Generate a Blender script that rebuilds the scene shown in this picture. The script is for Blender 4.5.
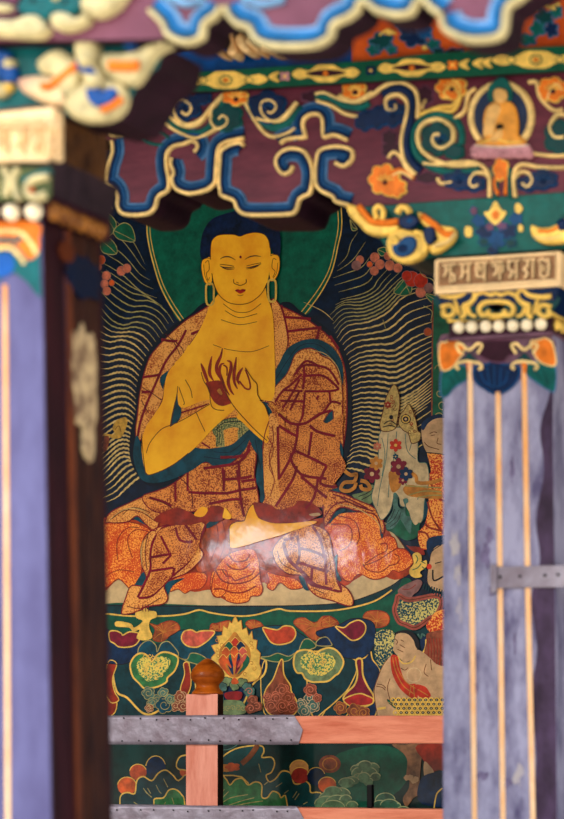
import bpy, bmesh, math, random
from mathutils import Vector
from mathutils.geometry import tessellate_polygon
random.seed(7)
SC = bpy.context.scene
for o in list(bpy.data.objects): bpy.data.objects.remove(o)
COL = SC.collection

# ------------------------------------------------------------------ camera
YAW = math.radians(22); F = 2600.0; HOR = 740.0; D = 8.5
CAM = Vector((D*math.sin(YAW), -D*math.cos(YAW), 0.95))
FWD = Vector((-math.sin(YAW), math.cos(YAW), 0)); RGT = Vector((math.cos(YAW), math.sin(YAW), 0)); UP = Vector((0,0,1))
cd = bpy.data.cameras.new('camera'); cam = bpy.data.objects.new('camera', cd); COL.objects.link(cam)
cam.location = CAM; cam.rotation_euler = (math.radians(90), 0, YAW)
cd.sensor_fit = 'VERTICAL'; cd.sensor_height = 36.0; cd.lens = F/819*36; cd.shift_y = (HOR-409.5)/819
cd.clip_start = 0.1; cd.clip_end = 200
cd.dof.use_dof = True; cd.dof.focus_distance = 8.45; cd.dof.aperture_fstop = 2.9
SC.camera = cam
# ------------------------------------------------------------------ world, sun, exposure
w = bpy.data.worlds.new('sky'); SC.world = w; w.use_nodes = True
nt = w.node_tree; bg = nt.nodes['Background']
tc = nt.nodes.new('ShaderNodeTexCoord'); sx = nt.nodes.new('ShaderNodeSeparateXYZ'); cr = nt.nodes.new('ShaderNodeValToRGB')
nt.links.new(tc.outputs['Generated'], sx.inputs[0]); nt.links.new(sx.outputs['Z'], cr.inputs[0]); nt.links.new(cr.outputs[0], bg.inputs[0])
mr = nt.nodes.new('ShaderNodeMapRange'); mr.inputs[1].default_value = -1; mr.inputs[2].default_value = 1
nt.links.new(sx.outputs['Z'], mr.inputs[0]); nt.links.new(mr.outputs[0], cr.inputs[0])
cr.color_ramp.elements[0].position = 0.0; cr.color_ramp.elements[0].color = (.9,.82,.68,1)      # sunlit paving
cr.color_ramp.elements[1].position = 1.0; cr.color_ramp.elements[1].color = (.45,.62,1,1)
for p_,c_ in ((.475,(1.0,.90,.74,1)),(.5,(.22,.19,.16,1)),(.605,(.24,.21,.18,1)),(.64,(.95,.97,1.0,1)),(.75,(.86,.92,1.0,1))):   # shaded buildings across the courtyard, then sky
    e = cr.color_ramp.elements.new(p_); e.color = c_
bg.inputs[1].default_value = 1.9
sd = bpy.data.lights.new('sun', 'SUN'); sd.energy = 1.1; sd.angle = math.radians(14); sd.color = (1,.93,.82)
sun = bpy.data.objects.new('sun', sd); COL.objects.link(sun)
sun.rotation_euler = Vector((-0.30,-0.90,0.34)).to_track_quat('Z','Y').to_euler(); sun.location = (-3,-9,4)
# added area lamp at the mirrored view angle, giving the varnish its glare
ad = bpy.data.lights.new('mirror_glare_light', 'AREA'); ad.shape = 'RECTANGLE'; ad.size = .85; ad.size_y = 0.11; ad.energy = 9.5; ad.color = (.82,.9,1)
al = bpy.data.objects.new('mirror_glare_light', ad); COL.objects.link(al)
_P = Vector((.02,0,.95+(HOR-550)*D/F)); _d = (_P-CAM).normalized(); al.location = _P+6*Vector((_d.x,-_d.y,_d.z)); al.rotation_euler = (Vector(al.location)-_P).to_track_quat('Z','Y').to_euler()
SC.view_settings.view_transform = 'Standard'; SC.view_settings.look = 'None'
SC.view_settings.exposure = 0.47; SC.view_settings.gamma = 1; SC.view_settings.use_curve_mapping = False

# ------------------------------------------------------------------ helpers
def at(px, py, Y):
    d = FWD*F + RGT*(px-282) + UP*(HOR-py)
    return CAM + d*((Y-CAM.y)/d.y)
def S(c):
    return tuple(((v/255)/12.92 if v/255 <= .04045 else ((v/255+.055)/1.055)**2.4) for v in c)+(1,)
MATS = {}
def varnish(n, L, b, w_):
    # clear varnish over an uneven plastered wall: its own low waves
    b.inputs['Coat Weight'].default_value = w_; b.inputs['Coat Roughness'].default_value = .075; b.inputs['Specular IOR Level'].default_value = .04
    g = n.new('ShaderNodeNewGeometry'); mp_ = n.new('ShaderNodeMapping'); mp_.inputs['Scale'].default_value = (1,1,.55); L.new(g.outputs['Position'], mp_.inputs[0])
    wv = n.new('ShaderNodeTexNoise'); wv.inputs['Scale'].default_value = 5; wv.inputs['Detail'].default_value = 4; wv.inputs['Roughness'].default_value = .45
    L.new(mp_.outputs[0], wv.inputs['Vector'])
    bp_ = n.new('ShaderNodeBump'); bp_.inputs['Strength'].default_value = .30; bp_.inputs['Distance'].default_value = .010
    L.new(wv.outputs['Fac'], bp_.inputs['Height']); L.new(bp_.outputs[0], b.inputs['Coat Normal'])
def mat(name, c, c2=None, rough=.45, scale=9., amt=.35, bump=.0, bscale=60., metal=0., coat=0., stretch=(1,1,1), fine=False, lo=.35, hi=.65):
    """noise mix between two colours of the thing itself, plus bump"""
    if name in MATS: return MATS[name]
    m = bpy.data.materials.new(name); m.use_nodes = True; n = m.node_tree.nodes; L = m.node_tree.links
    b = n['Principled BSDF']; b.inputs['Roughness'].default_value = rough; b.inputs['Metallic'].default_value = metal; b.inputs['Specular IOR Level'].default_value = .14
    if coat: varnish(n, L, b, coat)
    t = n.new('ShaderNodeTexCoord'); mp = n.new('ShaderNodeMapping'); mp.inputs['Scale'].default_value = stretch
    L.new(t.outputs['Object'], mp.inputs[0])
    ns = n.new('ShaderNodeTexNoise'); ns.inputs['Scale'].default_value = scale; ns.inputs['Detail'].default_value = 5; ns.inputs['Roughness'].default_value = .65
    L.new(mp.outputs[0], ns.inputs['Vector'])
    if c2 is None: c2 = tuple(v*(1-amt) for v in c)
    r = n.new('ShaderNodeValToRGB'); r.color_ramp.elements[0].position = lo; r.color_ramp.elements[1].position = hi
    r.color_ramp.elements[0].color = S(c2); r.color_ramp.elements[1].color = S(c)
    L.new(ns.outputs['Fac'], r.inputs[0]); L.new(r.outputs[0], b.inputs['Base Color'])
    if bump:
        n2 = n.new('ShaderNodeTexNoise'); n2.inputs['Scale'].default_value = bscale; n2.inputs['Detail'].default_value = 3
        L.new(mp.outputs[0], n2.inputs['Vector'])
        bp = n.new('ShaderNodeBump'); bp.inputs['Strength'].default_value = bump; bp.inputs['Distance'].default_value = .01
        L.new(n2.outputs['Fac'], bp.inputs['Height']); L.new(bp.outputs[0], b.inputs['Normal'])
    MATS[name] = m; return m
def brocade(name, base, gold, scale=190., thr=.5, soft=.05):
    """gold thread pattern on cloth paint: thin curly lines from noise contour bands"""
    if name in MATS: return MATS[name]
    m = bpy.data.materials.new(name); m.use_nodes = True; n = m.node_tree.nodes; L = m.node_tree.links
    b = n['Principled BSDF']; b.inputs['Roughness'].default_value = .4; varnish(n, L, b, .4)
    t = n.new('ShaderNodeTexCoord')
    a = n.new('ShaderNodeTexNoise'); a.inputs['Scale'].default_value = scale; a.inputs['Detail'].default_value = 2; L.new(t.outputs['Object'], a.inputs['Vector'])
    big = n.new('ShaderNodeTexNoise'); big.inputs['Scale'].default_value = 14; big.inputs['Detail'].default_value = 2; L.new(t.outputs['Object'], big.inputs['Vector'])
    ad_ = n.new('ShaderNodeMath'); ad_.operation = 'MULTIPLY_ADD'; ad_.inputs[1].default_value = .45; ad_.inputs[2].default_value = -.225
    L.new(big.outputs['Fac'], ad_.inputs[0])
    s = n.new('ShaderNodeMath'); s.operation = 'ADD'; L.new(a.outputs['Fac'], s.inputs[0]); L.new(ad_.outputs[0], s.inputs[1])
    r = n.new('ShaderNodeValToRGB'); r.color_ramp.elements[0].position = thr-soft; r.color_ramp.elements[1].position = thr+soft
    r.color_ramp.elements[0].color = S(base); r.color_ramp.elements[1].color = S(gold)
    L.new(s.outputs[0], r.inputs[0]); L.new(r.outputs[0], b.inputs['Base Color'])
    MATS[name] = m; return m
def paint(c, amt=.28, scale=26., coat=.4, rough=.42):
    return mat('mural_paint_%d_%d_%d' % tuple(c), c, rough=rough, scale=scale, amt=amt, coat=coat, bump=.05, bscale=90)
def enamel(c, amt=.22, rough=.46):
    k = .62+.38*max(c)/255; mean = sum(c)/3; c = tuple(int(max(0,(v+(v-mean)*.12)*k)) for v in c); c = tuple(min(255,v) for v in c)
    return mat('wood_paint_%d_%d_%d' % tuple(c), c, rough=rough, scale=30, amt=amt, bump=.12, bscale=70)

CROPS = {'M1':(100,190,4.7),'M2':(100,330,4.7),'M3':(200,330,4.7),'M4':(260,300,4.7),'M5':(330,190,4.7),'M6':(100,470,4.7),
 'M7':(210,470,4.7),'M8':(325,470,4.7),'M9':(325,370,4.7),'M10':(100,600,4.7),'M11':(210,600,4.7),'M12':(325,600,4.7),
 'M13':(100,719,4.7),'M14':(210,719,4.7),'M15':(325,719,4.7),'FC':(190,190,5.127),'HD':(190,330,5.64),
 'C1':(0,0,4),'C2':(0,100,4),'C3':(100,70,4),'C4':(225,70,4),'C5':(340,70,4),'C6':(423,50,4),'C7':(160,0,2.82),'C8':(364,0,2.82),'P':(410,230,3.56),'F':(0,0,1)}
def pts(s, k='F'):
    x0,y0,sc = CROPS[k]
    return [(x0+float(a.split(',')[0])/sc, y0+float(a.split(',')[1])/sc) for a in s.split()]
def spline(p, n=5, closed=False):
    if len(p) < 3: return list(p)
    out = []; N = len(p); R = range(N if closed else N-1)
    for i in R:
        g = (lambda j: p[j % N]) if closed else (lambda j: p[max(0, min(N-1, j))])
        a,b,c,d = g(i-1), g(i), g(i+1), g(i+2)
        for k in range(n):
            t = k/n; q = []
            for u in (0,1):
                q.append(.5*((2*b[u])+(-a[u]+c[u])*t+(2*a[u]-5*b[u]+4*c[u]-d[u])*t*t+(-a[u]+3*b[u]-3*c[u]+d[u])*t**3))
            out.append(tuple(q))
    if not closed: out.append(tuple(p[-1]))
    return out
def ell(cx, cy, rx, ry=None, n=20, a0=0, a1=360):
    ry = rx if ry is None else ry
    return [(cx+rx*math.cos(math.radians(a0+(a1-a0)*i/n)), cy+ry*math.sin(math.radians(a0+(a1-a0)*i/n))) for i in range(n)]
def spiral(cx, cy, r0, r1, a0, turns, n=22):
    return [(cx+(r0+(r1-r0)*i/n)*math.cos(math.radians(a0+360*turns*i/n)), cy+(r0+(r1-r0)*i/n)*math.sin(math.radians(a0+360*turns*i/n))) for i in range(n+1)]
def puff(cx, cy, rx, ry, n=6, bump=.16, rot=0, res=5):
    out = []
    for i in range(n*res):
        a = 2*math.pi*i/(n*res); k = 1-bump+bump*2*abs(math.sin(a*n/2+rot))
        out.append((cx+rx*k*math.cos(a), cy+ry*k*math.sin(a)))
    return out

def link(name, me, parent=None):
    o = bpy.data.objects.new(name, me); COL.objects.link(o)
    if parent: o.parent = parent
    return o
def tag(o, label=None, cat=None, group=None, kind=None):
    for k,v in (('label',label),('category',cat),('group',group),('kind',kind)):
        if v: o[k] = v
    return o
def empty(name, loc, label, cat, group=None):
    o = link(name, None); o.location = loc; o.empty_display_size = .05
    return tag(o, label, cat, group)
def worldpos(o):
    v = Vector((0,0,0))
    while o: v = v+Vector(o.location); o = o.parent
    return v

class Art:
    """collects painted or carved shapes that lie on one plane Y and links them as ONE mesh"""
    made = 0
    def __init__(s, Y, layer=0, step=.0001, split=False):
        Art.made += 1
        s.Y = Y-(Art.made % 9)*.000011; s.v = []; s.f = []; s.m = []; s.mats = []; s.layer = layer; s.step = step; s.smooth = []; s.sub = 0; s.split = split; s.cuts = []; s.last = ''; s.nslab = 0
    def mi(s, m):
        if m not in s.mats: s.mats.append(m)
        return s.mats.index(m)
    def add(s, vs, fs, m, sm=False):
        b = len(s.v); s.v += vs; k = s.mi(m)
        for f in fs: s.f.append([b+i for i in f]); s.m.append(k); s.smooth.append(sm)
    def y(s):
        s.sub = (s.sub+1) % 12
        return s.Y - (s.layer+s.sub*.07)*s.step
    def cut(s):
        if s.split: s.cuts.append(len(s.f))
    def up(s, n=1): s.layer += n; return s
    def fill(s, p, m, curve=True, n=4):
        s.layer += 1; s.last = 'fill'; s.cut(); yy = s.y()
        if curve: p = spline(p, n, True)
        w_ = [at(a,b,s.Y) for a,b in p]; vs = [Vector((q.x, yy, q.z)) for q in w_]
        tr = tessellate_polygon([[Vector((q.x,q.z,0)) for q in vs]])
        fs = []
        for t in tr:
            a,b,c = [vs[i] for i in t]
            nrm = (b-a).cross(c-a)
            fs.append(t if nrm.y < 0 else (t[0],t[2],t[1]))
        s.add(vs, fs, m); return s
    def flatpath(s, p, curve, n, closed=False):
        if curve: p = spline(p, n, closed)
        q = [at(a,b,s.Y) for a,b in p]; return [(v.x,v.z) for v in q]
    def normals(s, q, closed):
        N = len(q); out = []
        for i in range(N):
            a = q[(i-1) % N] if closed else q[max(0,i-1)]; b = q[(i+1) % N] if closed else q[min(N-1,i+1)]
            dx,dz = b[0]-a[0], b[1]-a[1]; l = math.hypot(dx,dz) or 1
            out.append((-dz/l, dx/l))
        return out
    def mpp(s): return abs((at(283,600,s.Y)-at(282,600,s.Y)).x)
    def stroke(s, p, wpx, m, curve=True, n=4, closed=False, taper=False, up=True):
        if up or s.last == 'fill': s.layer += 1
        s.last = 'stroke'; yy = s.y()
        q = s.flatpath(p, curve, n, closed); nn = s.normals(q, closed); N = len(q); h = wpx*s.mpp()/2; vs = []
        for i,((x,z),(a,b)) in enumerate(zip(q,nn)):
            k = h*(min(1, .25+2.2*min(i, N-1-i)/N) if taper else 1)
            vs += [Vector((x+a*k, yy, z+b*k)), Vector((x-a*k, yy, z-b*k))]
        fs = [(2*i, 2*((i+1)%N), 2*((i+1)%N)+1, 2*i+1) for i in range(N if closed else N-1)]
        s.add(vs, fs, m); return s
    def ridge(s, p, wpx, hgt, m, curve=True, n=4, closed=False, off=0, taper=False, seg=6, base=0):
        """carved half-round moulding following a path on the plane"""
        q = s.flatpath(p, curve, n, closed); nn = s.normals(q, closed); N = len(q); h = wpx*s.mpp()/2; o = off*s.mpp(); vs = []
        for i,((x,z),(a,b)) in enumerate(zip(q,nn)):
            k = min(1, .3+3*min(i, N-1-i)/N) if taper else 1
            for j in range(seg+1):
                t = math.pi*j/seg; u = math.cos(t)*h*k+o
                vs.append(Vector((x+a*u, s.Y-base-math.sin(t)*hgt*k, z+b*u)))
        W = seg+1; fs = []
        for i in range(N if closed else N-1):
            i2 = (i+1) % N
            for j in range(seg): fs.append((i*W+j, i*W+j+1, i2*W+j+1, i2*W+j))
        if not closed: fs += [tuple(range(W)), tuple(range((N-1)*W, N*W))]
        s.add(vs, fs, m, True); return s
    def slab(s, p, thick, m, back=.002, curve=True, n=4, rnd=.35, mside=None):
        """raised plate with a rounded front rim: outline at the wall, front face shrunk a little"""
        s.cut(); s.nslab = (s.nslab+1) % 7; thick *= 1+.035*s.nslab
        if curve: p = spline(p, n, True)
        q = [at(a,b,s.Y) for a,b in p]; q = [(v.x,v.z) for v in q]
        ar = sum(q[i][0]*q[(i+1)%len(q)][1]-q[(i+1)%len(q)][0]*q[i][1] for i in range(len(q)))
        if ar < 0: q = q[::-1]
        nn = s.normals(q, True); N = len(q)          # nn points to the left: inside for ccw
        ins = thick*rnd; prof = [(0,-back),(0,thick-ins*.9),(ins*.3,thick-ins*.3),(ins,thick)]
        vs = []
        for d,hh in prof:
            for (x,z),(a,b) in zip(q,nn): vs.append(Vector((x+a*d, s.Y-hh, z+b*d)))
        fs = []
        for k in range(len(prof)-1):
            for i in range(N):
                j = (i+1)%N; fs.append((k*N+i, k*N+j, (k+1)*N+j, (k+1)*N+i))
        s.add(vs, fs, mside or m, True)
        top = [vs[3*N+i] for i in range(N)]
        tr = tessellate_polygon([[Vector((v.x,v.z,0)) for v in top]])
        ff = []
        for t in tr:
            a,b,c = [top[i] for i in t]
            ff.append(t if (b-a).cross(c-a).y < 0 else (t[0],t[2],t[1]))
        s.add([v.copy() for v in top], ff, m); return s
    def dome(s, cx, cy, rx, ry, hgt, m, rings=4, n=16, base=0):
        s.cut()
        c = at(cx,cy,s.Y); k = s.mpp(); vs = []; fs = []
        for r in range(rings):
            t = math.pi/2*r/rings
            for i in range(n):
                a = 2*math.pi*i/n; vs.append(Vector((c.x+rx*k*math.cos(t)*math.cos(a), s.Y-base-hgt*math.sin(t), c.z+ry*k*math.cos(t)*math.sin(a))))
        vs.append(Vector((c.x, s.Y-base-hgt, c.z))); top = len(vs)-1
        for r in range(rings-1):
            for i in range(n): fs.append((r*n+i, r*n+(i+1)%n, (r+1)*n+(i+1)%n, (r+1)*n+i))
        for i in range(n): fs.append(((rings-1)*n+i, (rings-1)*n+(i+1)%n, top))
        s.add(vs, fs, m, True); return s
    def build(s, name, parent=None, label=None):
        if s.split and len(s.cuts) > 1:
            ends = s.cuts[1:]+[len(s.f)]; st = 0; last = None
            for e_ in ends:
                k = Art(s.Y); k.mats = s.mats; used = sorted({i for f in s.f[st:e_] for i in f}); mp_ = {u:j for j,u in enumerate(used)}
                k.v = [s.v[u] for u in used]; k.f = [[mp_[i] for i in f] for f in s.f[st:e_]]; k.m = s.m[st:e_]; k.smooth = s.smooth[st:e_]
                st = e_; last = k.build(name, parent, label)
            return last
        me = bpy.data.meshes.new(name); o0 = worldpos(parent) if parent else Vector((0,0,0))
        if not parent and s.v: o0 = s.v[0].copy()
        me.from_pydata([tuple(v-o0) for v in s.v], [], s.f)
        for m in s.mats: me.materials.append(m)
        me.polygons.foreach_set('material_index', s.m); me.polygons.foreach_set('use_smooth', s.smooth); me.update()
        o = link(name, me, parent)
        if not parent: o.location = o0
        if label: o['label'] = label
        return o

def meshobj(name, vs, fs, m, parent=None, smooth=False, bevel=0, mats=None, mi=None):
    me = bpy.data.meshes.new(name); o0 = worldpos(parent) if parent else Vector((0,0,0))
    me.from_pydata([tuple(Vector(v)-o0) for v in vs], [], fs)
    for mm in (mats or [m]): me.materials.append(mm)
    if mi: me.polygons.foreach_set('material_index', mi)
    bm = bmesh.new(); bm.from_mesh(me); bmesh.ops.recalc_face_normals(bm, faces=bm.faces)
    if bevel: bmesh.ops.bevel(bm, geom=[e_ for e_ in bm.edges if len(e_.link_faces) == 2 and e_.calc_face_angle(0) > .5], offset=bevel, segments=2, profile=.6, affect='EDGES', clamp_overlap=True)
    if smooth:
        for f in bm.faces: f.smooth = True
    bm.to_mesh(me); bm.free()
    return link(name, me, parent)
BOXF = [(0,1,3,2),(4,6,7,5),(0,4,5,1),(2,3,7,6),(0,2,6,4),(1,5,7,3)]
def boxv(x0,x1,y0,y1,z0,z1): return [(x,y,z) for x in (x0,x1) for y in (y0,y1) for z in (z0,z1)]
def box(name, x0,x1,y0,y1,z0,z1, m, parent=None, bevel=0): return meshobj(name, boxv(x0,x1,y0,y1,z0,z1), BOXF, m, parent, bevel=bevel)
def boxes(name, bl, m, parent=None, bevel=0):
    vs = []; fs = []
    for b in bl:
        k = len(vs); vs += boxv(*b); fs += [tuple(k+i for i in f) for f in BOXF]
    return meshobj(name, vs, fs, m, parent, bevel=bevel)
def board(name, p, Y, depth, m, parent, curve=True, n=5, mside=None):
    """a sawn board: outline on plane Y, sawn through to Y+depth"""
    if curve: p = spline(p, n, True)
    q = [at(a,b,Y) for a,b in p]; N = len(q)
    vs = [Vector((v.x,Y,v.z)) for v in q]+[Vector((v.x,Y+depth,v.z)) for v in q]
    tr = tessellate_polygon([[Vector((v.x,v.z,0)) for v in q]])
    fs = [tuple(t) for t in tr]+[tuple(N+i for i in t) for t in tr]; mi = [0]*len(tr)+[1]*len(tr)
    for i in range(N): fs.append((i,(i+1)%N,N+(i+1)%N,N+i)); mi.append(1)
    return meshobj(name, vs, fs, m, parent, mats=[m, mside or m], mi=mi)

# ------------------------------------------------------------------ depths of the rows
YM = -0.004      # painted wall
YR = -0.42       # railing front
YB = -1.90       # right pillar and its beams
YA = -3.45       # near left pillar and its beams
dark = mat('dark_stained_wood', (26,13,16), rough=.6, scale=20, bump=.2)
plum = mat('plum_painted_wood', (98,40,56), (74,26,42), rough=.45, scale=6, bump=.2, bscale=30, stretch=(1,1,4))
plumA = mat('faded_plum_painted_wood', (112,64,84), (88,46,64), rough=.45, scale=6, bump=.15, bscale=30)
soffit = mat('shaded_plum_wood', (44,20,34), rough=.65, scale=12, bump=.2)  # board edges and undersides, with the soffit shade put into the colour
def struct(o): o['kind'] = 'structure'; return o
stone = mat('grey_flagstone', (186,172,154), rough=.8, scale=3, bump=.3)
plaster = mat('dark_ochre_plaster', (60,34,26), rough=.8, scale=6, bump=.3)
struct(box('floor', -5, 5, -4.3, .15, -.12, 0, stone))
struct(box('wall_back', -5, 5, 0, .25, 0, 3.6, plaster))
struct(box('wall_left', -5.2, -5, -4, .25, 0, 3.6, plaster))
zc = at(400,-75,YB).z
struct(box('ceiling', -5, 5, YA+.1, .1, zc+.0, zc+.12, dark))
struct(box('trim_1', 2.02, 2.3, -.14, 0, 0, 3.4, dark, bevel=.01))

# ------------------------------------------------------------------ the mural
mural = empty('wall_mural', (at(240,700,YM).x, YM, .3), 'glossy painted mural of a golden seated figure with green halo, on the rear wall', 'mural')
NAVY=paint((6,30,58),.45); NAVY2=paint((8,44,84),.4); TEAL=paint((6,72,92),.35); TEALD=paint((8,58,66),.35); GREEN=paint((8,88,66),.3); GREENL=paint((56,128,72),.35)
GREENM=paint((22,98,70),.3); GOLD=mat('mural_gold_paint', (255,188,36), (238,156,24), rough=.42, scale=9, coat=.4, bump=.05, bscale=90); SHADEG=paint((218,150,24),.2,12); LINEG=paint((228,196,122),.3,60); LINEG2=paint((176,164,100),.3,60); YEL=paint((240,194,88),.2,40)
MAR=paint((134,12,34),.25); MARD=paint((92,18,26),.25); INK=paint((96,44,14),.2); INKD=paint((24,22,30),.2); CREAM=paint((216,184,134),.2,14); ORNG=paint((226,96,40),.4,18); PINK=paint((222,122,92),.3,40)
SALM=paint((222,96,76),.3,40); FLESH=paint((206,164,120),.2,30); BEIGE=paint((216,188,142),.22,30); GRYG=paint((120,142,96),.3,40); GRYT=paint((78,122,112),.35,40); RED=paint((206,52,30),.3,30); WHT=paint((222,204,170),.2,40)
MAUV=paint((150,104,100),.3,30); PALM=paint((156,44,26),.3,30); OCH=paint((206,132,50),.3,30); BRWN=paint((150,76,50),.35,50); PLUMP=paint((128,22,48),.3,40)
BRO = brocade('red_brocade_paint', (126,30,20), (228,142,64), 240, .47, .1)
BRL = brocade('light_brocade_paint', (164,70,30), (236,164,80), 220, .44, .1)
BRC = brocade('cushion_orange_paint', (206,70,24), (250,158,60), 230, .53, .07)
BRT = brocade('teal_gold_brocade_paint', (10,62,74), (200,184,104), 150, .53, .03)
BRR = brocade('red_gold_brocade_paint', (190,50,24), (240,160,70), 170, .5, .05)
BRG = brocade('green_gold_brocade_paint', (64,120,80), (222,196,88), 170, .5, .03)
BRB = brocade('belt_green_paint', (70,92,60), (170,160,96), 200, .5, .05)

bgm = Art(YM, 0); bgm.fill(pts('78,150 520,150 520,819 520,905 78,905'), NAVY, False)
bgm.fill(pts('78,610 460,610 460,905 78,905'), TEALD, False); bgm.build('background', mural)

# green halo with double gold rim
ha = Art(YM, 3); hp = pts('148,205 147,227 149,245 153,262 160,285 170,305 183,324 240,350 303,318 315,300 325,284 332,268 337,246 341,222 338,190 330,172 240,140 165,165 152,188')
ha.fill(hp, paint((4,96,74),.3)); ha.build('halo', mural)
hr = Art(YM, 5); hr.stroke(pts('149,190 147,227 149,245 153,262 160,285 170,305 183,324'), 1.3, YEL); hr.stroke(pts('152,190 150,227 152,245 156,262 163,284 173,303 185,321'), .8, YEL)
hr.stroke(pts('338,180 342,222 338,246 333,268 326,284 316,300 302,318'), 1.1, YEL); hr.stroke(pts('335,180 338.5,222 335,246 330,267 323,282 313,297 299,315'), .8, YEL); hr.build('halo_rim', mural)

# wavy gold rays
def resample(p, n):
    p = spline(p, 8); d = [0]
    for a,b in zip(p, p[1:]): d.append(d[-1]+math.dist(a,b))
    out = []
    for i in range(n):
        t = d[-1]*i/(n-1); k = 0
        while k < len(d)-2 and d[k+1] < t: k += 1
        u = (t-d[k])/max(1e-9, d[k+1]-d[k]); out.append((p[k][0]+(p[k+1][0]-p[k][0])*u, p[k][1]+(p[k+1][1]-p[k][1])*u))
    return out
def rays(art, keys, counts, w0, w1, scal):
    tot = sum(counts); c = 0
    for a,b,n in zip(keys, keys[1:], counts):
        A = resample(pts(a), 26); B = resample(pts(b), 26)
        for i in range(n):
            t = i/n; q = []
            f = c/tot; c += 1
            for j,(u,v) in enumerate(zip(A,B)):
                s_ = scal*min(1,2*f)*(.55 if j % 2 else -.55)*(1 if j < 20 else .3)
                q.append((u[0]*(1-t)+v[0]*t, u[1]*(1-t)+v[1]*t+s_))
            j0 = random.choice([0,0,0,1]); j1 = 26-random.choice([0,0,1,2])
            art.stroke(q[j0:j1], (w0+(w1-w0)*min(1,f*2.2)), LINEG if f > .3 else LINEG2, curve=True, n=2, taper=True, up=False)
ra = Art(YM, 7)
rays(ra, ['145,264 138,250 131,238 124,228 117,222 112,218','150,280 140,274 130,262 120,252 110,246 104,240','157,298 146,294 137,288 124,276 112,268 101,262',
 '174,323 164,309 150,301 134,300 118,290 101,276','160,338 150,326 136,322 124,325 112,320 101,308','147,357 135,345 122,340 110,342 98,338',
 '136,393 128,386 118,385 108,388 98,392','137,440 128,432 118,432 108,438 98,446','141,470 130,458 120,458 108,470 100,478','174,478 160,479 145,480 130,492 118,503 104,508'],
 [2,2,3,4,4,7,8,6,6], .7, 1.95, .6); ra.build('light_rays', mural)
ra = Art(YM, 7)
rays(ra, ['338,266 347,256 351,243 358,232','333,278 347,273 362,267 373,252','338,300 362,294 373,288 378,280 387,270','330,315 343,305 362,305 381,296 395,283 412,268',
 '337,338 347,326 368,322 387,313 404,297 427,290','345,362 360,353 378,350 395,350 415,337 439,328','347,380 360,372 378,370 395,372 415,362 439,348','347,405 358,399 376,398 396,400 415,391 436,374',
 '347,440 358,434 368,434 380,437 400,425 434,402','347,462 355,456 365,456 376,460 395,460 430,440','336,478 342,475 350,475 358,479 366,481 374,484'],
 [2,3,3,5,5,4,5,8,5,3], .7, 1.95, .6); ra.build('light_rays', mural)

# blossom sprays at both upper corners
def blossom(name, spots, leaves, stems=()):
    lf = Art(YM, 9)
    for l,k in leaves:
        lf.fill(pts(l,k), GREENM); lf.stroke(pts(l,k), .8, LINEG2, closed=True)
        q = pts(l,k); lf.stroke([q[0], ((q[0][0]+q[len(q)//2][0])/2+.6, (q[0][1]+q[len(q)//2][1])/2), q[len(q)//2]], .6, LINEG2, up=False)
    for s_ in stems: lf.stroke(pts(*s_), .7, LINEG2)
    lf.build('leaves', mural)
    for grp in spots:
        bl = Art(YM, 16)
        for (x,y,r,m_) in grp:
            bl.fill(ell(x,y,r,r*1.05,14), m_, False); bl.stroke(ell(x,y,r,r*1.05,14), .5, MAUV, closed=True, up=False, curve=False)
        bl.build('blossom', mural)
blossom('l', [[(99.5,221,4,PINK),(96,216,4,ORNG)],[(106.5,276,4.6,PINK),(104.5,284,4.4,PINK),(107,291,4.2,PINK),(112,283,3,ORNG)],[(121.5,271,4.6,PINK),(127,268.5,4.4,PINK)],[(101,260,4.6,ORNG),(98,267,4,PINK)]],
 [('5,100 40,110 75,150 70,190 35,220 15,190 5,140','M1'),('65,190 110,155 150,175 165,240 120,240 80,225','M1'),('5,235 40,225 75,260 78,300 30,300 5,280','M1')], [('20,30 45,60 60,90','M1'),('10,60 40,75 60,90','M1')])
blossom('r', [[(360,260,4.2,PINK),(356.5,265.5,4.6,MAUV)],[(375,257.5,4.8,PINK),(380,264.5,4.8,PINK),(374.5,271,4.4,PINK),(370,264.5,3,ORNG)],[(388,256,4,PINK),(390,265.5,5,PINK),(398,268,4.6,PINK)],
 [(412,279,7.5,RED),(421,281,7,RED),(407,276,5,RED)],[(421,292,5.4,PINK),(429,288,4.6,MAUV)],[(428,332,4,ORNG)]],
 [('300,480 320,440 350,420 360,450 330,490','M5'),('360,455 385,455 375,490 330,495','M5'),('225,280 260,270 265,300 240,310','M5'),('450,490 500,500 530,540 480,530','M5'),('485,640 520,600 564,620 564,680 510,680','M5'),('95,140 108,175 130,185 105,190','M5')],
 [('420,375 440,405 480,420 500,450','M5'),('440,545 480,570 475,615','M5'),('250,610 262,650','M5')])
# thin painted column with green scrolls at the right edge of the rays
cp = Art(YM, 20); cp.fill(pts('434,300 444,290 470,290 470,420 432,420'), GREENM, False); cp.stroke(pts('433,300 432,420'), 1.4, BRWN)
for i in range(7): cp.stroke(spiral(440+(i%2)*3, 345+i*12, 5, 1.5, 90*i, .8, 12), .8, LINEG2)
cp.build('painted_border', mural)

# ---------------- central figure
fig = link('seated_figure', None, mural); fig.location = Vector(at(240,480,YM))-Vector(mural.location); fig.empty_display_size = .05
a = Art(YM, 28)
a.fill(pts('209,303 190,315 168,330 152,347 142,366 137,388 136,410 131,432 130,455 136,472 150,486 180,482 200,470 260,480 330,480 343,465 352,440 352,385 349,362 341,344 327,328 303,313 283,302 240,330'), paint((4,20,40),.3))
a.build('aura', fig)
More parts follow.
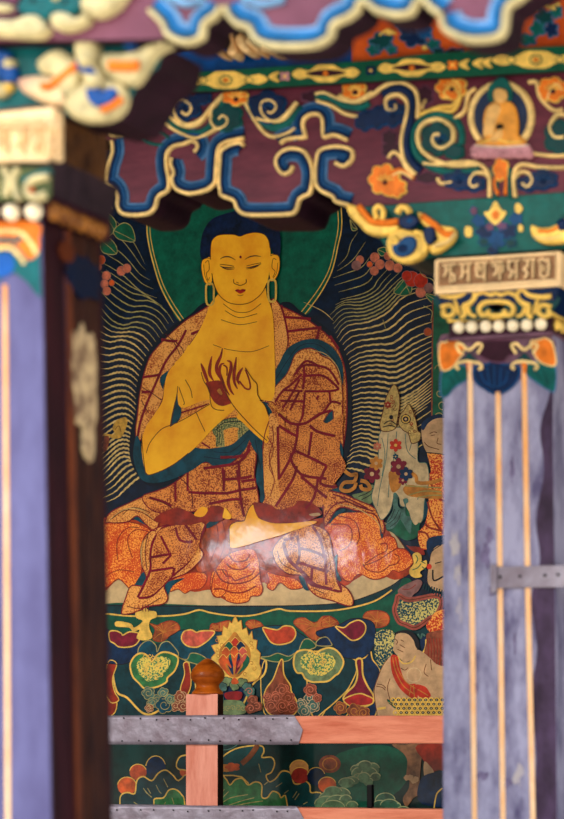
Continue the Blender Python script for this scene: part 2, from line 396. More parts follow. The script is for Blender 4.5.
# robe over the figure's right shoulder
def patch(name, outline, m, folds=(), fk='F', rim=MAR, rw=1.1, fw=2.6, layer=30, thin=()):
    r = Art(YM, layer); r.fill(outline, m)
    for f in folds: r.stroke(pts(f, fk), fw, MAR, n=3)
    for f in thin: r.stroke(pts(f, fk), .8, MARD, n=3, up=False)
    r.layer += 1; r.stroke(outline, rw, rim, closed=True); return r.build(name, fig)
patch('robe_shoulder', pts('214,303 200,312 187,320 172,333 160,345 150,358 144,376 140,395 138,415 136,430 138,442 144,436 153,420 162,402 165,388 163,379 172,368 182,357 192,342 202,328 213,308'), BRL,
 ['407,0 370,70 310,150 260,260 220,350 190,440 180,500','290,45 330,52 365,52','205,222 260,215 285,208','197,293 240,290','430,20 480,0'], 'M2', thin=['310,20 350,60 380,120','340,40 390,90 395,130','200,270 250,300 290,330','195,330 230,390'])
patch('robe_shoulder', pts('270,300 281,306 303,317 324,332 337,347 344,364 347,385 347,420 344,445 338,462 333,478 340,495 325,507 300,506 285,505 272,503 270,490 266,475 265,455 268,435 270,420 266,410 274,400 275,345 273,320'), BRO,
 ['100,80 180,85 240,90','120,150 200,140 290,130','280,130 270,185','330,170 370,230','100,25 130,150 130,210'], 'M4', thin=['70,60 75,150 65,300','95,100 110,180 100,260','60,20 90,120 75,250'])
# bordered lapel beside the chest
patch('robe_lapel', pts('272,301 281,307 287,330 288,345 282,362 276,375 274,392 274,345'), BRL, [], rw=.9, layer=40)
# undergarment between the arms
patch('undergarment', pts('178,402 210,392 250,405 285,390 285,425 268,432 262,446 245,455 225,455 200,455 190,440 180,420'), brocade('orange_brocade_paint', (176,84,30), (234,160,66), 200, .45, .07),
 ['370,350 400,352 450,335 510,315','380,390 440,372 515,348','480,480 520,470 564,475','480,530 520,555'], 'M2', fw=1.6, layer=42)
b = Art(YM, 50)
b.fill(pts('213,428 222,421 236,418 250,421 254,430 250,440 238,428 225,430 216,436'), BRB); b.stroke(pts('213,428 222,421 236,418 250,421 254,430'), .8, INKD)
b.fill(pts('75,450 110,445 120,550 78,550','M3'), BRB, False); b.fill(pts('180,470 212,462 215,530 182,535','M3'), BRB, False)
for x in (82,92,104,188,200): b.stroke(pts('%d,455 %d,500 %d,545'%(x,x+3,x), 'M3'), .6, INKD, up=False)
b.stroke(pts('78,470 110,440 170,430 230,440','M3'), .8, INKD, up=False); b.build('knotted_belt', fig)
# lap and knees
patch('robe_lap', pts('143,497 158,491 170,486 182,478 200,463 228,465 243,453 252,437 257,455 255,475 258,490 259,505 248,520 236,520 210,512 190,512 170,514 152,510'), BRO,
 ['415,0 415,100','420,105 500,110 564,110','358,60 358,150','235,130 300,150 340,170'], 'M6', layer=56, thin=['370,30 430,90 440,180','240,130 310,160 350,185'])
lp = Art(YM, 66)
for f in ('0,108 80,110 150,95 220,85','70,0 68,100','130,0 140,60 150,150 165,220','75,45 150,40 200,30','150,140 100,140 0,160','150,55 220,45'): lp.stroke(pts(f,'M7'), 2.7, MAR, n=3)
for f in ('20,650 110,640 190,620 240,560','110,650 115,705','185,620 190,705','100,600 210,590 240,530'): lp.stroke(pts(f,'M3'), 2.7, MAR, n=3, up=False)
lp.build('robe_seams', fig)
# orange cushion lobes under the knees, and the red seat cloth
c = Art(YM, 22)
c.fill(pts('98,523 130,520 160,520 190,520 300,520 345,515 380,520 405,560 412,571 395,580 374,571 355,580 345,586 320,587 290,580 270,585 262,583 245,600 225,600 212,590 195,592 180,588 165,592 142,575 132,589 119,579 98,592'), paint((206,72,30),.4,16))
c.build('seat_cloth', fig)
c = Art(YM, 34)
c.fill(pts('98,523 130,522 152,532 143,550 142,572 138,581 132,590 119,579 107,588 96,585'), BRC); c.stroke(pts('98,524 130,522 152,532 143,550 142,572 138,581 132,590 119,579 107,588 96,585'), 1, PALM)
c.stroke(pts('118,560 118,540 128,528 140,528'), .9, PALM); c.stroke(pts('133,558 128,540 136,530 150,532'), .9, PALM); c.stroke(pts('108,575 120,570 135,572'), .8, PALM); c.build('cushion', fig)
c = Art(YM, 34)
c.fill(pts('0,260 60,210 160,200 230,210 258,260 265,320 290,310 325,318 338,345 345,368 375,372 400,395 415,435 385,465 350,480 320,472 290,500 230,515 170,490 145,500 125,522 90,515 60,470 60,400 30,330','M8'), BRC)
for s_ in ('265,320 290,310 325,318 338,345 345,368 375,372 400,395 415,435 385,465 350,480 320,472 290,500 230,515 170,490 145,500 125,522 90,515 65,470','180,450 240,430 290,400 320,380 345,368','330,395 350,410 340,440 300,450','180,440 200,470 260,480 300,455','260,350 290,345 290,380 250,400 190,440','30,255 110,260 130,310 110,360 70,380','60,215 140,240 165,310 150,350'):
    c.stroke(pts(s_,'M8'), 1, PALM)
c.build('cushion', fig)
c = Art(YM, 36)
fan = pts('100,390 45,440 25,480 10,540 12,580 30,598 68,596 80,615 130,627 180,618 195,594 235,590 250,560 240,520 235,470 230,420 200,370','M7')
c.fill(fan, BRC); c.stroke(fan, 1, PALM, closed=True)
for s_ in ('30,475 60,520 120,535 190,520 240,480','80,440 110,465 160,465 190,440','20,560 60,560 100,575 160,575 220,545','60,470 80,500 100,500 120,520 150,510 180,500 200,490 210,470','90,400 120,430 170,425 190,395'): c.stroke(pts(s_,'M7'), 1.4, PALM, up=False)
c.build('cloth_fan', fig)
for s_,k in (('270,480 310,490 350,500 400,510 440,550 380,560 330,530 300,565 270,550 280,520','M7'),('340,520 400,490 450,480 500,490 500,530 470,560 430,565 400,580 370,560 330,570','M6'),('530,480 564,470 600,480 600,560 564,600 530,580 520,540','M6')):
    c = Art(YM, 35); c.fill(pts(s_,k), BRC); c.stroke(pts(s_,k), .9, PALM, closed=True); c.build('cloth_fold', fig)
c = Art(YM, 33)
for s_ in ('60,240 90,230 105,280 95,400 60,450 0,470 -60,470 -60,330','160,370 280,380 300,400 290,450 270,475 210,450 170,430'):
    c.fill(pts(s_,'M7'), paint((200,84,38),.4,22))
for s_ in ('30,240 40,330 0,440','60,240 75,330 40,440','170,390 200,440 270,470','230,390 260,440 290,450','95,300 90,400 50,450 0,470'): c.stroke(pts(s_,'M7'), .9, PALM, up=False)
c.build('cloth_fold', fig)
# knee drapes with teal lining
t = Art(YM, 44, split=True)
for s_,k in (('205,480 165,540 160,552 205,545 225,510','M6'),('305,535 400,508 345,545 315,600','M6'),('150,225 180,220 225,262 190,245','M6'),('500,260 530,235 564,228 555,250 510,275','M6'),
 ('20,255 45,205 80,182 100,190 60,215','M8'),('225,195 262,230 280,270 272,320 262,300 255,240','M8'),('420,500 460,500 470,560 445,560','M7'),('45,420 62,400 60,470 80,520 50,510','M8'),('560,100 640,80 560,140','M7')):
    t.fill(pts(s_,k), TEAL)
t.build('robe_lining', fig)
patch('knee_drape', pts('106,521 112,512 130,503 145,497 160,500 176,508 162,518 156,531 147,525 138,516 128,522 112,523'), BRL, [], layer=52, thin=['50,235 120,190 200,200 260,240','110,210 160,175 240,200'], fk='M6')
patch('knee_drape', pts('0,110 80,112 150,140 220,170 262,205 282,265 272,300 255,235 225,205 150,192 85,175 50,195 20,245 0,255','M8'), BRO, ['0,225 40,170 100,150 160,170 230,195','40,115 120,140 200,180'], 'M8', layer=58, thin=['60,120 140,165 210,190'], fw=1.3)
# hanging robe ends
dr = pts('330,255 260,278 215,315 195,378 200,450 222,505 205,545 150,545 125,600 105,665 115,678 160,672 230,642 300,630 322,600 305,545 340,512 400,490 450,452 490,400 470,350 500,265 460,235 400,240','M6')
patch('robe_end', dr, BRL, ['300,270 255,330 240,400 240,470 210,540 180,600','245,410 340,395','290,310 330,390','245,475 350,460','355,460 350,500','185,602 250,590 330,510 420,430 470,330 500,260','300,270 380,255 460,245','390,370 410,420'], 'M6', layer=54, thin=['230,300 215,380 225,470','130,640 200,650 290,600','250,500 300,480'])
pb = Art(YM, 74)
pb.fill(pts('265,330 300,275 450,250 480,280 450,400 350,490 260,580 200,590 245,520 250,420','M6'), BRO)
for f in ('250,410 340,395','290,310 330,390','245,475 350,460','355,460 345,500','340,400 300,440','360,270 380,330 440,340','400,250 460,330'): pb.stroke(pts(f,'M6'), 2.4, MAR, n=3)
pb.build('patchwork', fig)
dr = pts('300,370 305,420 330,460 375,490 440,500 470,560 510,595 570,612 660,640 675,610 650,560 600,520 590,450 580,400 560,300 500,262 440,265 350,310','M7')
patch('robe_end', dr, BRL, ['345,350 370,420 410,460 450,500 480,540 564,560','600,520 620,570 564,560'], 'M7', layer=54, thin=['320,380 340,440 420,480','490,560 540,580'])
pb = Art(YM, 74)
pb.fill(pts('345,340 400,290 485,262 530,300 560,400 575,480 590,560 520,550 450,500 400,450 365,400','M7'), BRO)
for f in ('415,310 425,400 405,460','485,265 520,320 545,420','350,330 400,320','430,370 480,380 550,410','410,430 480,455 560,480','485,455 480,520','350,340 375,420 440,480 500,540 580,560','545,400 550,540'): pb.stroke(pts(f,'M7'), 2.6, MAR, n=3)
pb.build('patchwork', fig)
# teal sashes
s1 = Art(YM, 70)
s1.fill(pts('137,436 134,455 138,472 146,482 165,482 190,472 206,462 214,466 228,465 240,456 248,446 253,428 243,436 232,445 217,448 205,449 191,448 176,455 160,465 149,468 143,455 141,442'), TEAL)
s1.fill(pts('253,427 250,438 254,449 260,458 258,468 257,482 261,490 261,502 267,500 268,490 266,478 266,466 264,450 262,434'), TEAL)
s1.fill(pts('179,393 182,405 181,418 173,426 171,423 175,405'), TEAL); s1.fill(pts('161,378 172,369 181,362 172,372 165,384 164,390'), TEAL)
for f in ('215,452 232,452 246,440','205,457 228,459 244,450','262,445 266,470','256,440 262,470'): s1.stroke(pts(f), .6, NAVY, up=False)
s1.build('teal_sash', fig)
s2 = Art(YM, 62, split=True)
s2.fill(pts('35,430 30,470 45,450 75,410 120,360 150,300 165,260 195,235 240,225 275,240 300,262 335,275 365,315 385,370 394,400 393,320 380,275 350,230 310,200 265,184 205,190 150,215 120,245 95,295 68,345 45,395','M4'), TEAL)
for f in ('80,370 130,290 180,225 240,205 300,225 360,290','60,400 110,320 150,260'): s2.stroke(pts(f,'M4'), .6, NAVY, up=False)
s2.fill(pts('8,485 35,480 55,510 62,560 50,590 42,545 25,510','M4'), TEAL); s2.fill(pts('350,510 358,525 345,575 335,585 295,580 320,545','M4'), TEAL)
s2.fill(pts('372,700 350,760 335,800 360,800 385,760 395,720 385,670','M4'), TEAL)
s2.build('teal_lining', fig)
# sleeve with patchwork
sl = Art(YM, 66)
so = pts('165,265 195,238 240,228 272,243 295,265 330,280 360,315 380,370 392,440 390,560 395,680 370,640 350,560 345,520 320,540 290,590 262,615 240,600 150,555 100,520 60,480 30,478 75,410 125,355 148,310','M4')
sl.fill(so, BRL); sl.stroke(so, .9, MAR, closed=True)
si = pts('215,290 260,300 290,312 330,350 350,400 345,470 300,530 215,580 180,570 120,540 80,500 75,470 110,420 160,350 180,315','M4'); sl.fill(si, BRO)
for f in ('165,355 205,310 270,310 330,330 375,400','175,335 215,290 250,295 275,310','210,310 212,370 205,420','205,360 290,355 340,385 375,420','215,430 330,430 375,420','330,430 335,480','110,425 205,430','100,475 210,478','215,435 205,540 190,575','190,375 150,450 110,510','190,430 145,520','75,480 110,430 150,400 200,350','220,580 300,530 340,480 385,490','280,450 270,470'):
    sl.stroke(pts(f,'M4'), 2.2, MAR, n=3)
sl.build('robe_sleeve', fig)
s3 = Art(YM, 84)
so = pts('300,560 310,490 330,430 345,390 320,350 345,370 375,395 400,430 410,480 480,440 564,420 600,440 660,400 680,420 660,560 690,640 650,705 620,740 590,790 560,830 300,850 310,790 305,705','M3')
s3.fill(so, BRO)
s3.fill(pts('335,395 365,420 375,470 372,560 372,705 380,800 330,830 310,780 305,705 305,560 315,480','M3'), BRL)
for f in ('375,450 420,480 460,500','370,455 372,560 375,705','465,450 450,560 400,660 375,700','530,480 515,590','455,570 520,600 600,640','460,640 440,705 360,830','375,395 430,440 500,440 560,400 620,380','455,570 430,600 480,680 600,700','520,450 560,480 640,500','560,700 540,790 500,840','600,640 570,720 640,740','480,690 600,790'):
    s3.stroke(pts(f,'M3'), 2.7, MAR, n=3)
s3.stroke(pts('300,560 310,490 330,430','M3'), 1, MAR)
for f in ('320,500 350,560 330,640 355,705 335,780','345,450 350,520 330,600 350,680'): s3.stroke(pts(f,'M3'), .7, MAR, up=False)
s3.build('robe_sleeve', fig)
hm = Art(YM, 90)
for f,k in (('225,235 300,250 345,285 378,340 388,430','M4'),('210,12 300,55 350,100','M4'),('35,250 110,190 190,185 255,230','M6'),('208,330 198,390 205,460','M6'),('60,160 150,180 240,235 272,290','M8')):
    hm.stroke(pts(f,k), .8, LINEG, taper=True)
hm.build('hem_line', fig)
# soles and feet
f1 = Art(YM, 92)
f1.fill(pts('155,521 163,513 178,508 190,512 200,516 208,509 220,506 227,512 222,521 205,522 192,525 172,525'), PALM); f1.build('foot_sole', fig)
f1 = Art(YM, 92)
f1.fill(pts('205,160 240,155 290,165 330,188 400,168 420,145 470,150 505,170 532,205 500,225 440,246 300,248 235,228','M7'), PALM)
f1.fill(pts('470,210 500,203 518,203 522,214 490,218','M7'), FLESH); f1.build('foot_sole', fig)
f2 = Art(YM, 96)
f2.fill(pts('98,362 96,300 100,262 130,245 165,240 175,215 190,180 206,162 215,190 232,225 262,240 310,252 400,250 490,240 500,252 400,285 330,310 240,335 150,362','M7'), GOLD, n=3)
f2.fill(pts('66,225 70,195 76,178 95,200 106,215 98,232','M7'), GOLD); f2.fill(pts('195,515 203,507 209,510 204,517'), GOLD)
f2.stroke(pts('98,362 96,300 100,262 130,245 165,240 175,215 190,180 206,162','M7'), .7, INK); f2.build('foot', fig)
# skin
sk = Art(YM, 74)
sk.fill(pts('222,282 220,293 212,303 206,318 200,331 190,346 181,358 175,366 178,388 182,408 208,400 240,402 262,400 275,396 275,340 273,312 268,298 264,285 243,275'), GOLD)
sk.fill(pts('190,345 181,360 172,368 167,378 165,390 163,402 155,415 147,427 143,440 143,455 146,470 150,475 158,473 178,462 196,448 215,428 234,411 242,404 224,399 210,404 196,413 183,419 173,426 171,425 175,405 179,392 183,375'), GOLD)
for f,k in (('370,265 365,310 345,400 338,448','M2'),('375,270 400,340 395,352','M2'),('338,448 290,470 240,530 222,580','M2'),('200,490 205,560 215,650 225,680 260,676 340,640 420,580','M2'),('405,235 430,280 438,320','M2'),('455,385 475,430 498,478','M2'),('338,448 400,420 520,350','M2')):
    sk.stroke(pts(f,k), .8, INK, up=False)
for f,k in (('224,304 236,312 250,312 262,304','F'),('226,311 240,318 258,314','F'),('222,320 240,325 258,322','F'),('214,345 230,350 252,352 270,346','F')): sk.stroke(pts(f,k), .6, INK, up=False)
sk.build('body_skin', fig)
hd = Art(YM, 84)
hair = pts('62,355 60,270 80,200 120,150 180,125 230,110 245,85 290,80 320,110 380,135 430,160 460,200 470,260 466,335 440,340 420,300 400,260 330,230 262,245 200,230 150,250 125,300 115,350','FC')
hd.fill(hair, paint((6,30,70),.5,40)); hd.build('hair', fig)
hd = Art(YM, 86)
hd.fill(pts('112,360 112,300 120,260 150,235 200,230 235,232 262,240 295,228 340,220 385,230 408,260 416,300 418,350 412,420 400,480 375,530 330,570 290,586 240,586 195,575 155,540 130,490 118,430','FC'), GOLD)
for side in (0,1):
    e = '112,355 90,352 68,365 64,400 72,450 85,480 108,492 118,470' if not side else '418,340 440,333 462,345 466,390 458,430 440,462 420,470 412,440'
    hd.fill(pts(e,'FC'), GOLD); hd.stroke(pts(e,'FC'), .6, INK, up=False)
hd.stroke(pts('84,375 100,365 104,410 90,430 98,465 106,450','FC'), .6, INK); hd.stroke(pts('76,385 82,440 100,478','FC'), .5, INK); hd.stroke(pts('448,360 432,355 426,400 442,420 430,450','FC'), .6, INK); hd.stroke(pts('456,375 450,425 432,455','FC'), .5, INK)
for x,y0,y1 in ((108,488,585),(426,468,568)):
    r_ = pts('%d,%d %d,%d %d,%d %d,%d %d,%d %d,%d'%(x-16,y0,x+16,y0,x+20,(y0+y1)//2,x+16,y1,x-14,y1+2,x-20,(y0+y1)//2),'FC'); hd.stroke(r_, 2.0, paint((226,184,80),.2,50), closed=True)
hd.stroke(pts('112,360 112,300 120,260 150,235 200,230 235,232 262,240 295,228 340,220 385,230 408,260 416,300','FC'), .6, INK)
hd.stroke(pts('118,430 130,490 155,540 195,575 240,588 290,586 330,570 375,530 400,480','FC'), .7, INK)
hd.stroke(pts('160,358 180,346 210,346 240,362','FC'), 1, INKD, taper=True); hd.stroke(pts('286,360 310,346 340,340 370,344','FC'), 1, INKD, taper=True)
hd.stroke(pts('158,390 180,400 210,402 236,402','FC'), 1.1, INKD, taper=True); hd.stroke(pts('292,402 320,398 350,390 372,380','FC'), 1.1, INKD, taper=True)
hd.stroke(pts('170,400 200,410 234,408','FC'), .8, INK, taper=True); hd.stroke(pts('294,408 330,402 362,390','FC'), .8, INK, taper=True); hd.stroke(pts('160,384 200,388 232,394','FC'), .6, INK); hd.stroke(pts('296,393 330,384 370,376','FC'), .6, INK)
hd.stroke(pts('230,460 232,480 250,488 262,492 278,488 294,478 294,460','FC'), .7, INK); hd.stroke(pts('244,475 256,480','FC'), .5, INK)
hd.fill(ell(241.8,257.6,1.2,1.4,10), MAR, False)
hd.fill(pts('238,518 252,511 264,515 276,510 292,516 280,528 264,534 250,528','FC'), paint((176,34,24),.2)); hd.stroke(pts('238,517 264,520 292,515','FC'), .5, MARD)
hd.stroke(pts('250,540 264,545 280,540','FC'), .5, INK); hd.build('face', fig)
# hands
h = Art(YM, 92)
h.fill(pts('65,190 80,185 100,235 118,270 125,220 130,170 128,140 140,125 148,150 145,200 160,230 172,180 180,110 192,97 200,120 196,170 215,165 240,180 245,210 240,240 262,200 260,150 275,150 282,180 280,230 298,215 300,198 318,215 330,240 360,280 385,310 390,370 400,400 430,430 448,480 450,530 440,570 452,620 430,612 300,500 245,430 200,455 150,450 125,420 115,340 80,270 68,230','HD'), GOLD, n=3)
h.fill(pts('270,490 300,520 345,565 395,610 440,640 450,600 450,530 440,470 400,420 330,420','HD'), GOLD)
h.fill(pts('95,300 130,290 180,290 200,340 215,370 240,410 215,425 180,430 145,410 120,370 105,330','HD'), PALM)
for f in ('68,190 80,220 98,270 115,315','130,150 120,200 118,250 140,290','190,105 180,150 158,200 158,240 175,275','200,190 180,200 172,240 185,280 205,330 230,370','215,175 236,185 236,230 222,290 235,340 255,368','268,155 262,200 255,250 258,300 275,335','305,215 285,245 275,280 285,310'):
    h.stroke(pts(f,'HD'), 3.4, PALM, taper=True)
h.stroke(pts('318,225 335,265 346,310 343,335 320,332 300,310 285,290','HD'), 1.6, PALM); h.stroke(pts('195,200 215,215 215,260','HD'), 1.4, PALM)
h.stroke(pts('185,265 200,330 245,420 330,520 400,590 440,625','HD'), .8, INK); h.stroke(pts('70,240 85,290 115,340 125,420 150,450 200,455','HD'), .7, INK); h.stroke(pts('318,215 360,280 385,310 390,370 430,430 448,480','HD'), .8, INK)
h.fill(pts('160,345 175,332 183,345 190,362 180,368','HD'), OCH); h.build('hands', fig)

# ---------------- lotus throne
th = link('lotus_throne', None, mural); th.location = Vector(at(240,650,YM))-Vector(mural.location)
d_ = Art(YM, 10)
d_.fill(pts('90,570 90,604 150,605 230,605.5 300,605 345,602 372,594 392,585 404,577 410,566 406,550 393,532 381,522 350,540 240,560'), CREAM); d_.stroke(pts('404,577 410,566 406,550 393,532 381,522'), .8, INK); d_.build('moon_disc', th)
d_ = Art(YM, 11)
d_.fill(pts('90,605 230,606 300,605 345,602 372,594 392,585 404,578 412,583 404,610 385,640 90,640'), GREEN)
d_.fill(pts('90,605 230,606 300,605 345,602 372,594 392,585 402,578 395,592 375,602 350,609 325,612 300,613 278,609 255,615 230,616 199,610 185,614 150,617 105,614 90,614'), TEALD)
d_.stroke(pts('90,614 108,614 130,616 165,616 185,614 199,610 212,613 235,616 255,615 278,609 290,611 325,611 350,608 375,601 392,590'), 1.5, YEL); d_.stroke(pts('90,605.5 230,606.5 300,605.5 345,602.5 372,594.5 392,585.5 403,578'), .9, INKD)
d_.build('throne_rim', th)
# puffed orange lobes behind petals
def petal(name, p, k, m, rim=YEL, rw=1.4, lay=20, inner=None):
    q = pts(p,k); r = Art(YM, lay); r.fill(q, m); r.stroke(q, rw, rim, closed=True)
    if inner: inner(r)
    return r.build(name, th)
for p,k in (('235,110 260,140 250,185 290,195 330,170 375,140 365,110 330,98 290,110 270,120','M10'),('395,110 410,88 445,84 470,100 500,105 530,78 564,78 590,95 600,130 500,190 440,150','M11'),('-10,90 20,75 60,100 60,130 -10,130','M12'),('180,80 200,55 250,50 290,62 305,90 290,120 240,130 200,110','M12'),('170,115 180,98 210,94 240,108 250,130 200,140','M11'),('0,150 10,120 50,105 95,98 100,130 50,150','M11'),('560,120 530,110 520,130 560,140','M10')):
    r = Art(YM, 18); q = pts(p,k); r.fill(q, paint((206,100,50),.45,16)); r.stroke(q, .8, PALM, closed=True)
    cx = sum(a_[0] for a_ in q)/len(q); cy = sum(a_[1] for a_ in q)/len(q)
    for a_ in q[::1]: r.stroke([(cx,cy+3),((cx+a_[0])/2,(cy+a_[1])/2+.5),a_], .5, OCH, curve=False, up=False)
    r.build('orange_lobe', th)
# blue/teal cloud petals
petal('petal', '320,185 350,160 390,140 450,150 500,140 560,150 620,145 640,200 600,270 520,290 470,300 420,290 380,270 350,240','M10', TEAL, INKD, .8, 24)
petal('petal', '180,150 230,130 300,120 370,125 430,160 470,190 490,215 430,230 400,270 330,290 270,280 230,250 190,200','M11', TEAL, INKD, .8, 24)
petal('petal', '-40,150 0,135 60,120 120,90 180,88 225,105 240,150 230,220 180,270 120,275 70,260 40,210 10,180 -30,170','M12', NAVY2, INKD, .8, 26)
petal('petal', '-20,140 40,140 100,190 170,185 200,200 170,270 120,300 60,300 -20,280','M10', NAVY2, INKD, .8, 24)
for p,k,m1 in (('45,150 75,145 100,155 110,165 140,150 180,155 195,170 170,210 130,222 90,220 70,205 48,190','M10',PLUMP),('395,150 430,140 455,152 480,145 540,148 520,180 490,205 455,222 410,215 385,185','M10',SALM),
 ('250,130 285,135 320,140 350,122 390,128 405,160 385,195 330,210 290,200 265,165','M11',paint((206,70,40),.3,30)),('50,125 90,130 120,108 160,95 190,115 190,150 165,180 130,190 100,170','M12',PLUMP)):
    petal('gem_petal', p, k, m1, YEL, 1.2, 30)
# wavy gold-rimmed greens between
for p,k,m1 in (('180,240 200,205 235,190 265,215 270,245 290,205 320,195 345,215 370,260 300,290 200,290','M10',TEAL),('370,270 410,280 430,250 480,260 520,300 450,300','M10',GREENM),('240,270 280,265 320,250 370,265 400,250 370,285 300,290','M11',GREENM),('440,190 470,185 500,215 480,230 440,240 420,240','M11',GREENM),('500,200 520,180 550,175 570,200 570,215 510,215','M11',NAVY2)):
    petal('small_petal', p, k, m1, LINEG2, .9, 28)
# big lower petals
petal('lotus_petal','60,320 80,280 130,260 380,270 420,310 400,400 350,460 260,530 200,530 130,460 80,430','M10', TEALD, YEL, 2.0, 22)
petal('lotus_petal','-60,300 40,290 45,400 80,470 60,540 -40,540','M10', PALM, YEL, 1, 20)
petal('lotus_petal','230,270 265,290 255,350 200,400 120,540 -30,540 -60,300 100,250','M11', NAVY2, YEL, 1.8, 22)
petal('lotus_petal','260,280 330,290 400,250 560,240 640,250 560,470 500,560 280,560 240,400','M11', TEALD, YEL, 1.0, 21)
petal('lotus_petal','30,250 140,280 150,330 120,400 90,440 0,520 -60,540 -80,300','M12', TEALD, YEL, 1.2, 22)
petal('lotus_petal','215,240 225,280 260,330 250,400 230,560 100,560 150,480 170,380 160,290 190,270','M12', NAVY2, YEL, 1.2, 21)
hearts = (('145,300 165,265 195,250 225,262 245,290 270,260 300,245 340,252 370,275 355,330 320,365 315,385 280,405 240,415 210,415 185,390 160,365 148,335','M10'),('395,300 405,250 440,235 480,240 500,255 515,240 560,225 600,240 630,290 610,340 590,355 560,380 520,385 480,385 450,370 435,345 410,340','M11'))
for p,k in hearts:
    petal('heart_petal', p, k, BRG if 0 else GREENL if k=='M10' else GRYG, YEL, 1.7, 40)
    q = pts(p,k); cx = sum(a_[0] for a_ in q)/len(q); cy = sum(a_[1] for a_ in q)/len(q); g = Art(YM, 46)
    g.fill([(cx+(x-cx)*.7, cy-1+(y-cy)*.68) for x,y in q], BRG)
    for i in range(16):
        r0 = 4+10*(i%4)/4; aa = i*2.399; x = cx+r0*1.25*math.cos(aa); y = cy-2+r0*.95*math.sin(aa)
        g.stroke(spiral(x,y,2.6,.6,i*70,1.1,10), .75, YEL, up=False, curve=False)
    g.build('gold_filigree', th)
# small red tents hanging between petals
petal('tent_petal','148,285 175,280 180,350 200,400 230,450 228,480 190,500 130,500 90,470 100,440 140,400 155,350','M12', PLUMP, YEL, 1.7, 44)
petal('tent_petal','90,470 130,448 170,440 200,450 228,465 220,490 160,500 120,498','M12', paint((186,40,40),.3,30), YEL, 1.2, 48)
petal('tent_petal','330,290 345,285 350,350 380,400 385,430 410,480 395,540 290,540 255,480 265,420 300,370','M11', BRWN, YEL, 1.2, 44)
petal('tent_petal','395,300 420,300 430,400 400,460 380,420 400,350','M10', PALM, YEL, 1.0, 40)
petal('tent_petal','40,290 80,300 60,370 70,430 90,470 50,480 20,400','M10', PALM, YEL, 1.0, 24)
# scroll clouds of curled strokes
def curls(name, specs, lay=50):
    r = Art(YM, lay)
    for (x,y,rr,m1,m2) in specs:
        r.fill(puff(x,y,rr,rr,5,.12), m1, False); r.stroke(spiral(x,y,rr*.8,rr*.2,random.random()*360,1.4,16), .7, m2, up=False)
        r.stroke(puff(x,y,rr,rr,5,.12), .6, m2, closed=True, up=False, curve=False)
    return r.build(name, th)
curls('curling_cloud', [(149,693,6,GRYT,LINEG2),(158,700,5,GRYT,LINEG2),(164,693,5,GRYT,LINEG2),(153,703,5,GRYT,LINEG2),(165,705,8,TEAL,LINEG2),(171,699,4.5,GRYT,LINEG2)])
curls('curling_cloud', [(181,697,6,BRWN,FLESH),(176,706,5,BRWN,FLESH),(184,706,5.5,BRWN,FLESH),(150,708,4,BRWN,FLESH)])
curls('curling_cloud', [(283,690,6,BRWN,PINK),(277,698,6,BRWN,PINK),(289,698,6,BRWN,PINK),(272,706,6,BRWN,PINK),(283,706,6,BRWN,PINK),(293,707,5,BRWN,PINK),(268,697,4,BRWN,PINK)])
curls('curling_cloud', [(310,698,5,GRYT,BEIGE),(302,704,5,GRYT,BEIGE),(314,706,6,GRYT,BEIGE),(305,711,6,GRYT,BEIGE),(311,690,6,BRWN,PINK),(318,698,4,BRWN,PINK)])
curls('curling_cloud', [(341,708,6,BRWN,OCH),(355,711,7,BRWN,OCH),(364,713,6,BRWN,OCH)])
# flaming jewels on a lotus
fl = Art(YM, 56)
fo = pts('122,75 135,105 150,95 155,140 175,130 185,170 200,145 205,185 225,190 220,230 240,250 235,300 245,330 230,370 190,385 130,390 60,380 20,330 10,270 30,250 10,215 45,205 35,170 60,165 65,120 85,135 95,100 105,110','M11')
fl.fill(fo, YEL, n=2); fl.stroke(fo, .7, OCH, closed=True, n=2)
fl.fill(pts('120,150 150,185 190,230 190,290 150,350 120,365 85,350 50,290 50,230 90,185','M11'), OCH)
for i in range(14):
    x = 213+random.random()*10+(32 if i % 2 else 0); y = 640+i*2.6; fl.stroke(spiral(x,y,2.6,.6,i*60,1,8), .6, OCH, up=False, curve=False)
fl.build('flame', th)
for cx,cy,m1,tx in ((122,195,RED,120),(92,213,GREENM,112),(148,212,NAVY2,128),(78,240,ORNG,100),(118,237,ORNG,118),(158,240,SALM,135),(65,275,ORNG,95),(100,272,NAVY2,110),(138,268,PLUMP,125),(170,270,GREENM,138)):
    j = Art(YM, 60); x = 210+cx/4.7; y = 600+cy/4.7; x2 = 210+tx/4.7
    j.fill([(x-4,y),(x,y-4),(x+4,y),(x+2.6,y+8),(x2+.8,y+16),(x2-.8,y+16),(x-2.6,y+8)], m1); j.stroke([(x-4,y),(x,y-4),(x+4,y)], .6, YEL); j.build('jewel', th)
lo = Art(YM, 76)
for x,y,rx,ry,m1 in ((85,385,26,22,GRYG),(120,400,22,26,GRYG),(155,388,26,20,GRYG),(65,410,20,22,GRYT),(178,408,22,20,GRYT)): lo.fill(puff(210+x/4.7,600+y/4.7,rx/4.7,ry/4.7,5,.1), m1, False); lo.stroke(puff(210+x/4.7,600+y/4.7,rx/4.7,ry/4.7,5,.1), .6, INKD, closed=True, curve=False, up=False)
lo.fill(pts('105,382 120,365 140,385 130,395 110,395','M11'), ORNG); lo.fill(pts('72,440 115,430 155,435 150,465 120,472 85,468','M11'), paint((150,26,32),.3)); 
lo.fill(pts('55,480 95,470 150,475 170,500 165,535 55,535','M11'), GRYG)
for i in range(5): lo.stroke(spiral(224+i*5, 708, 3, .6, i*80, 1.2, 10), .7, LINEG2, up=False)
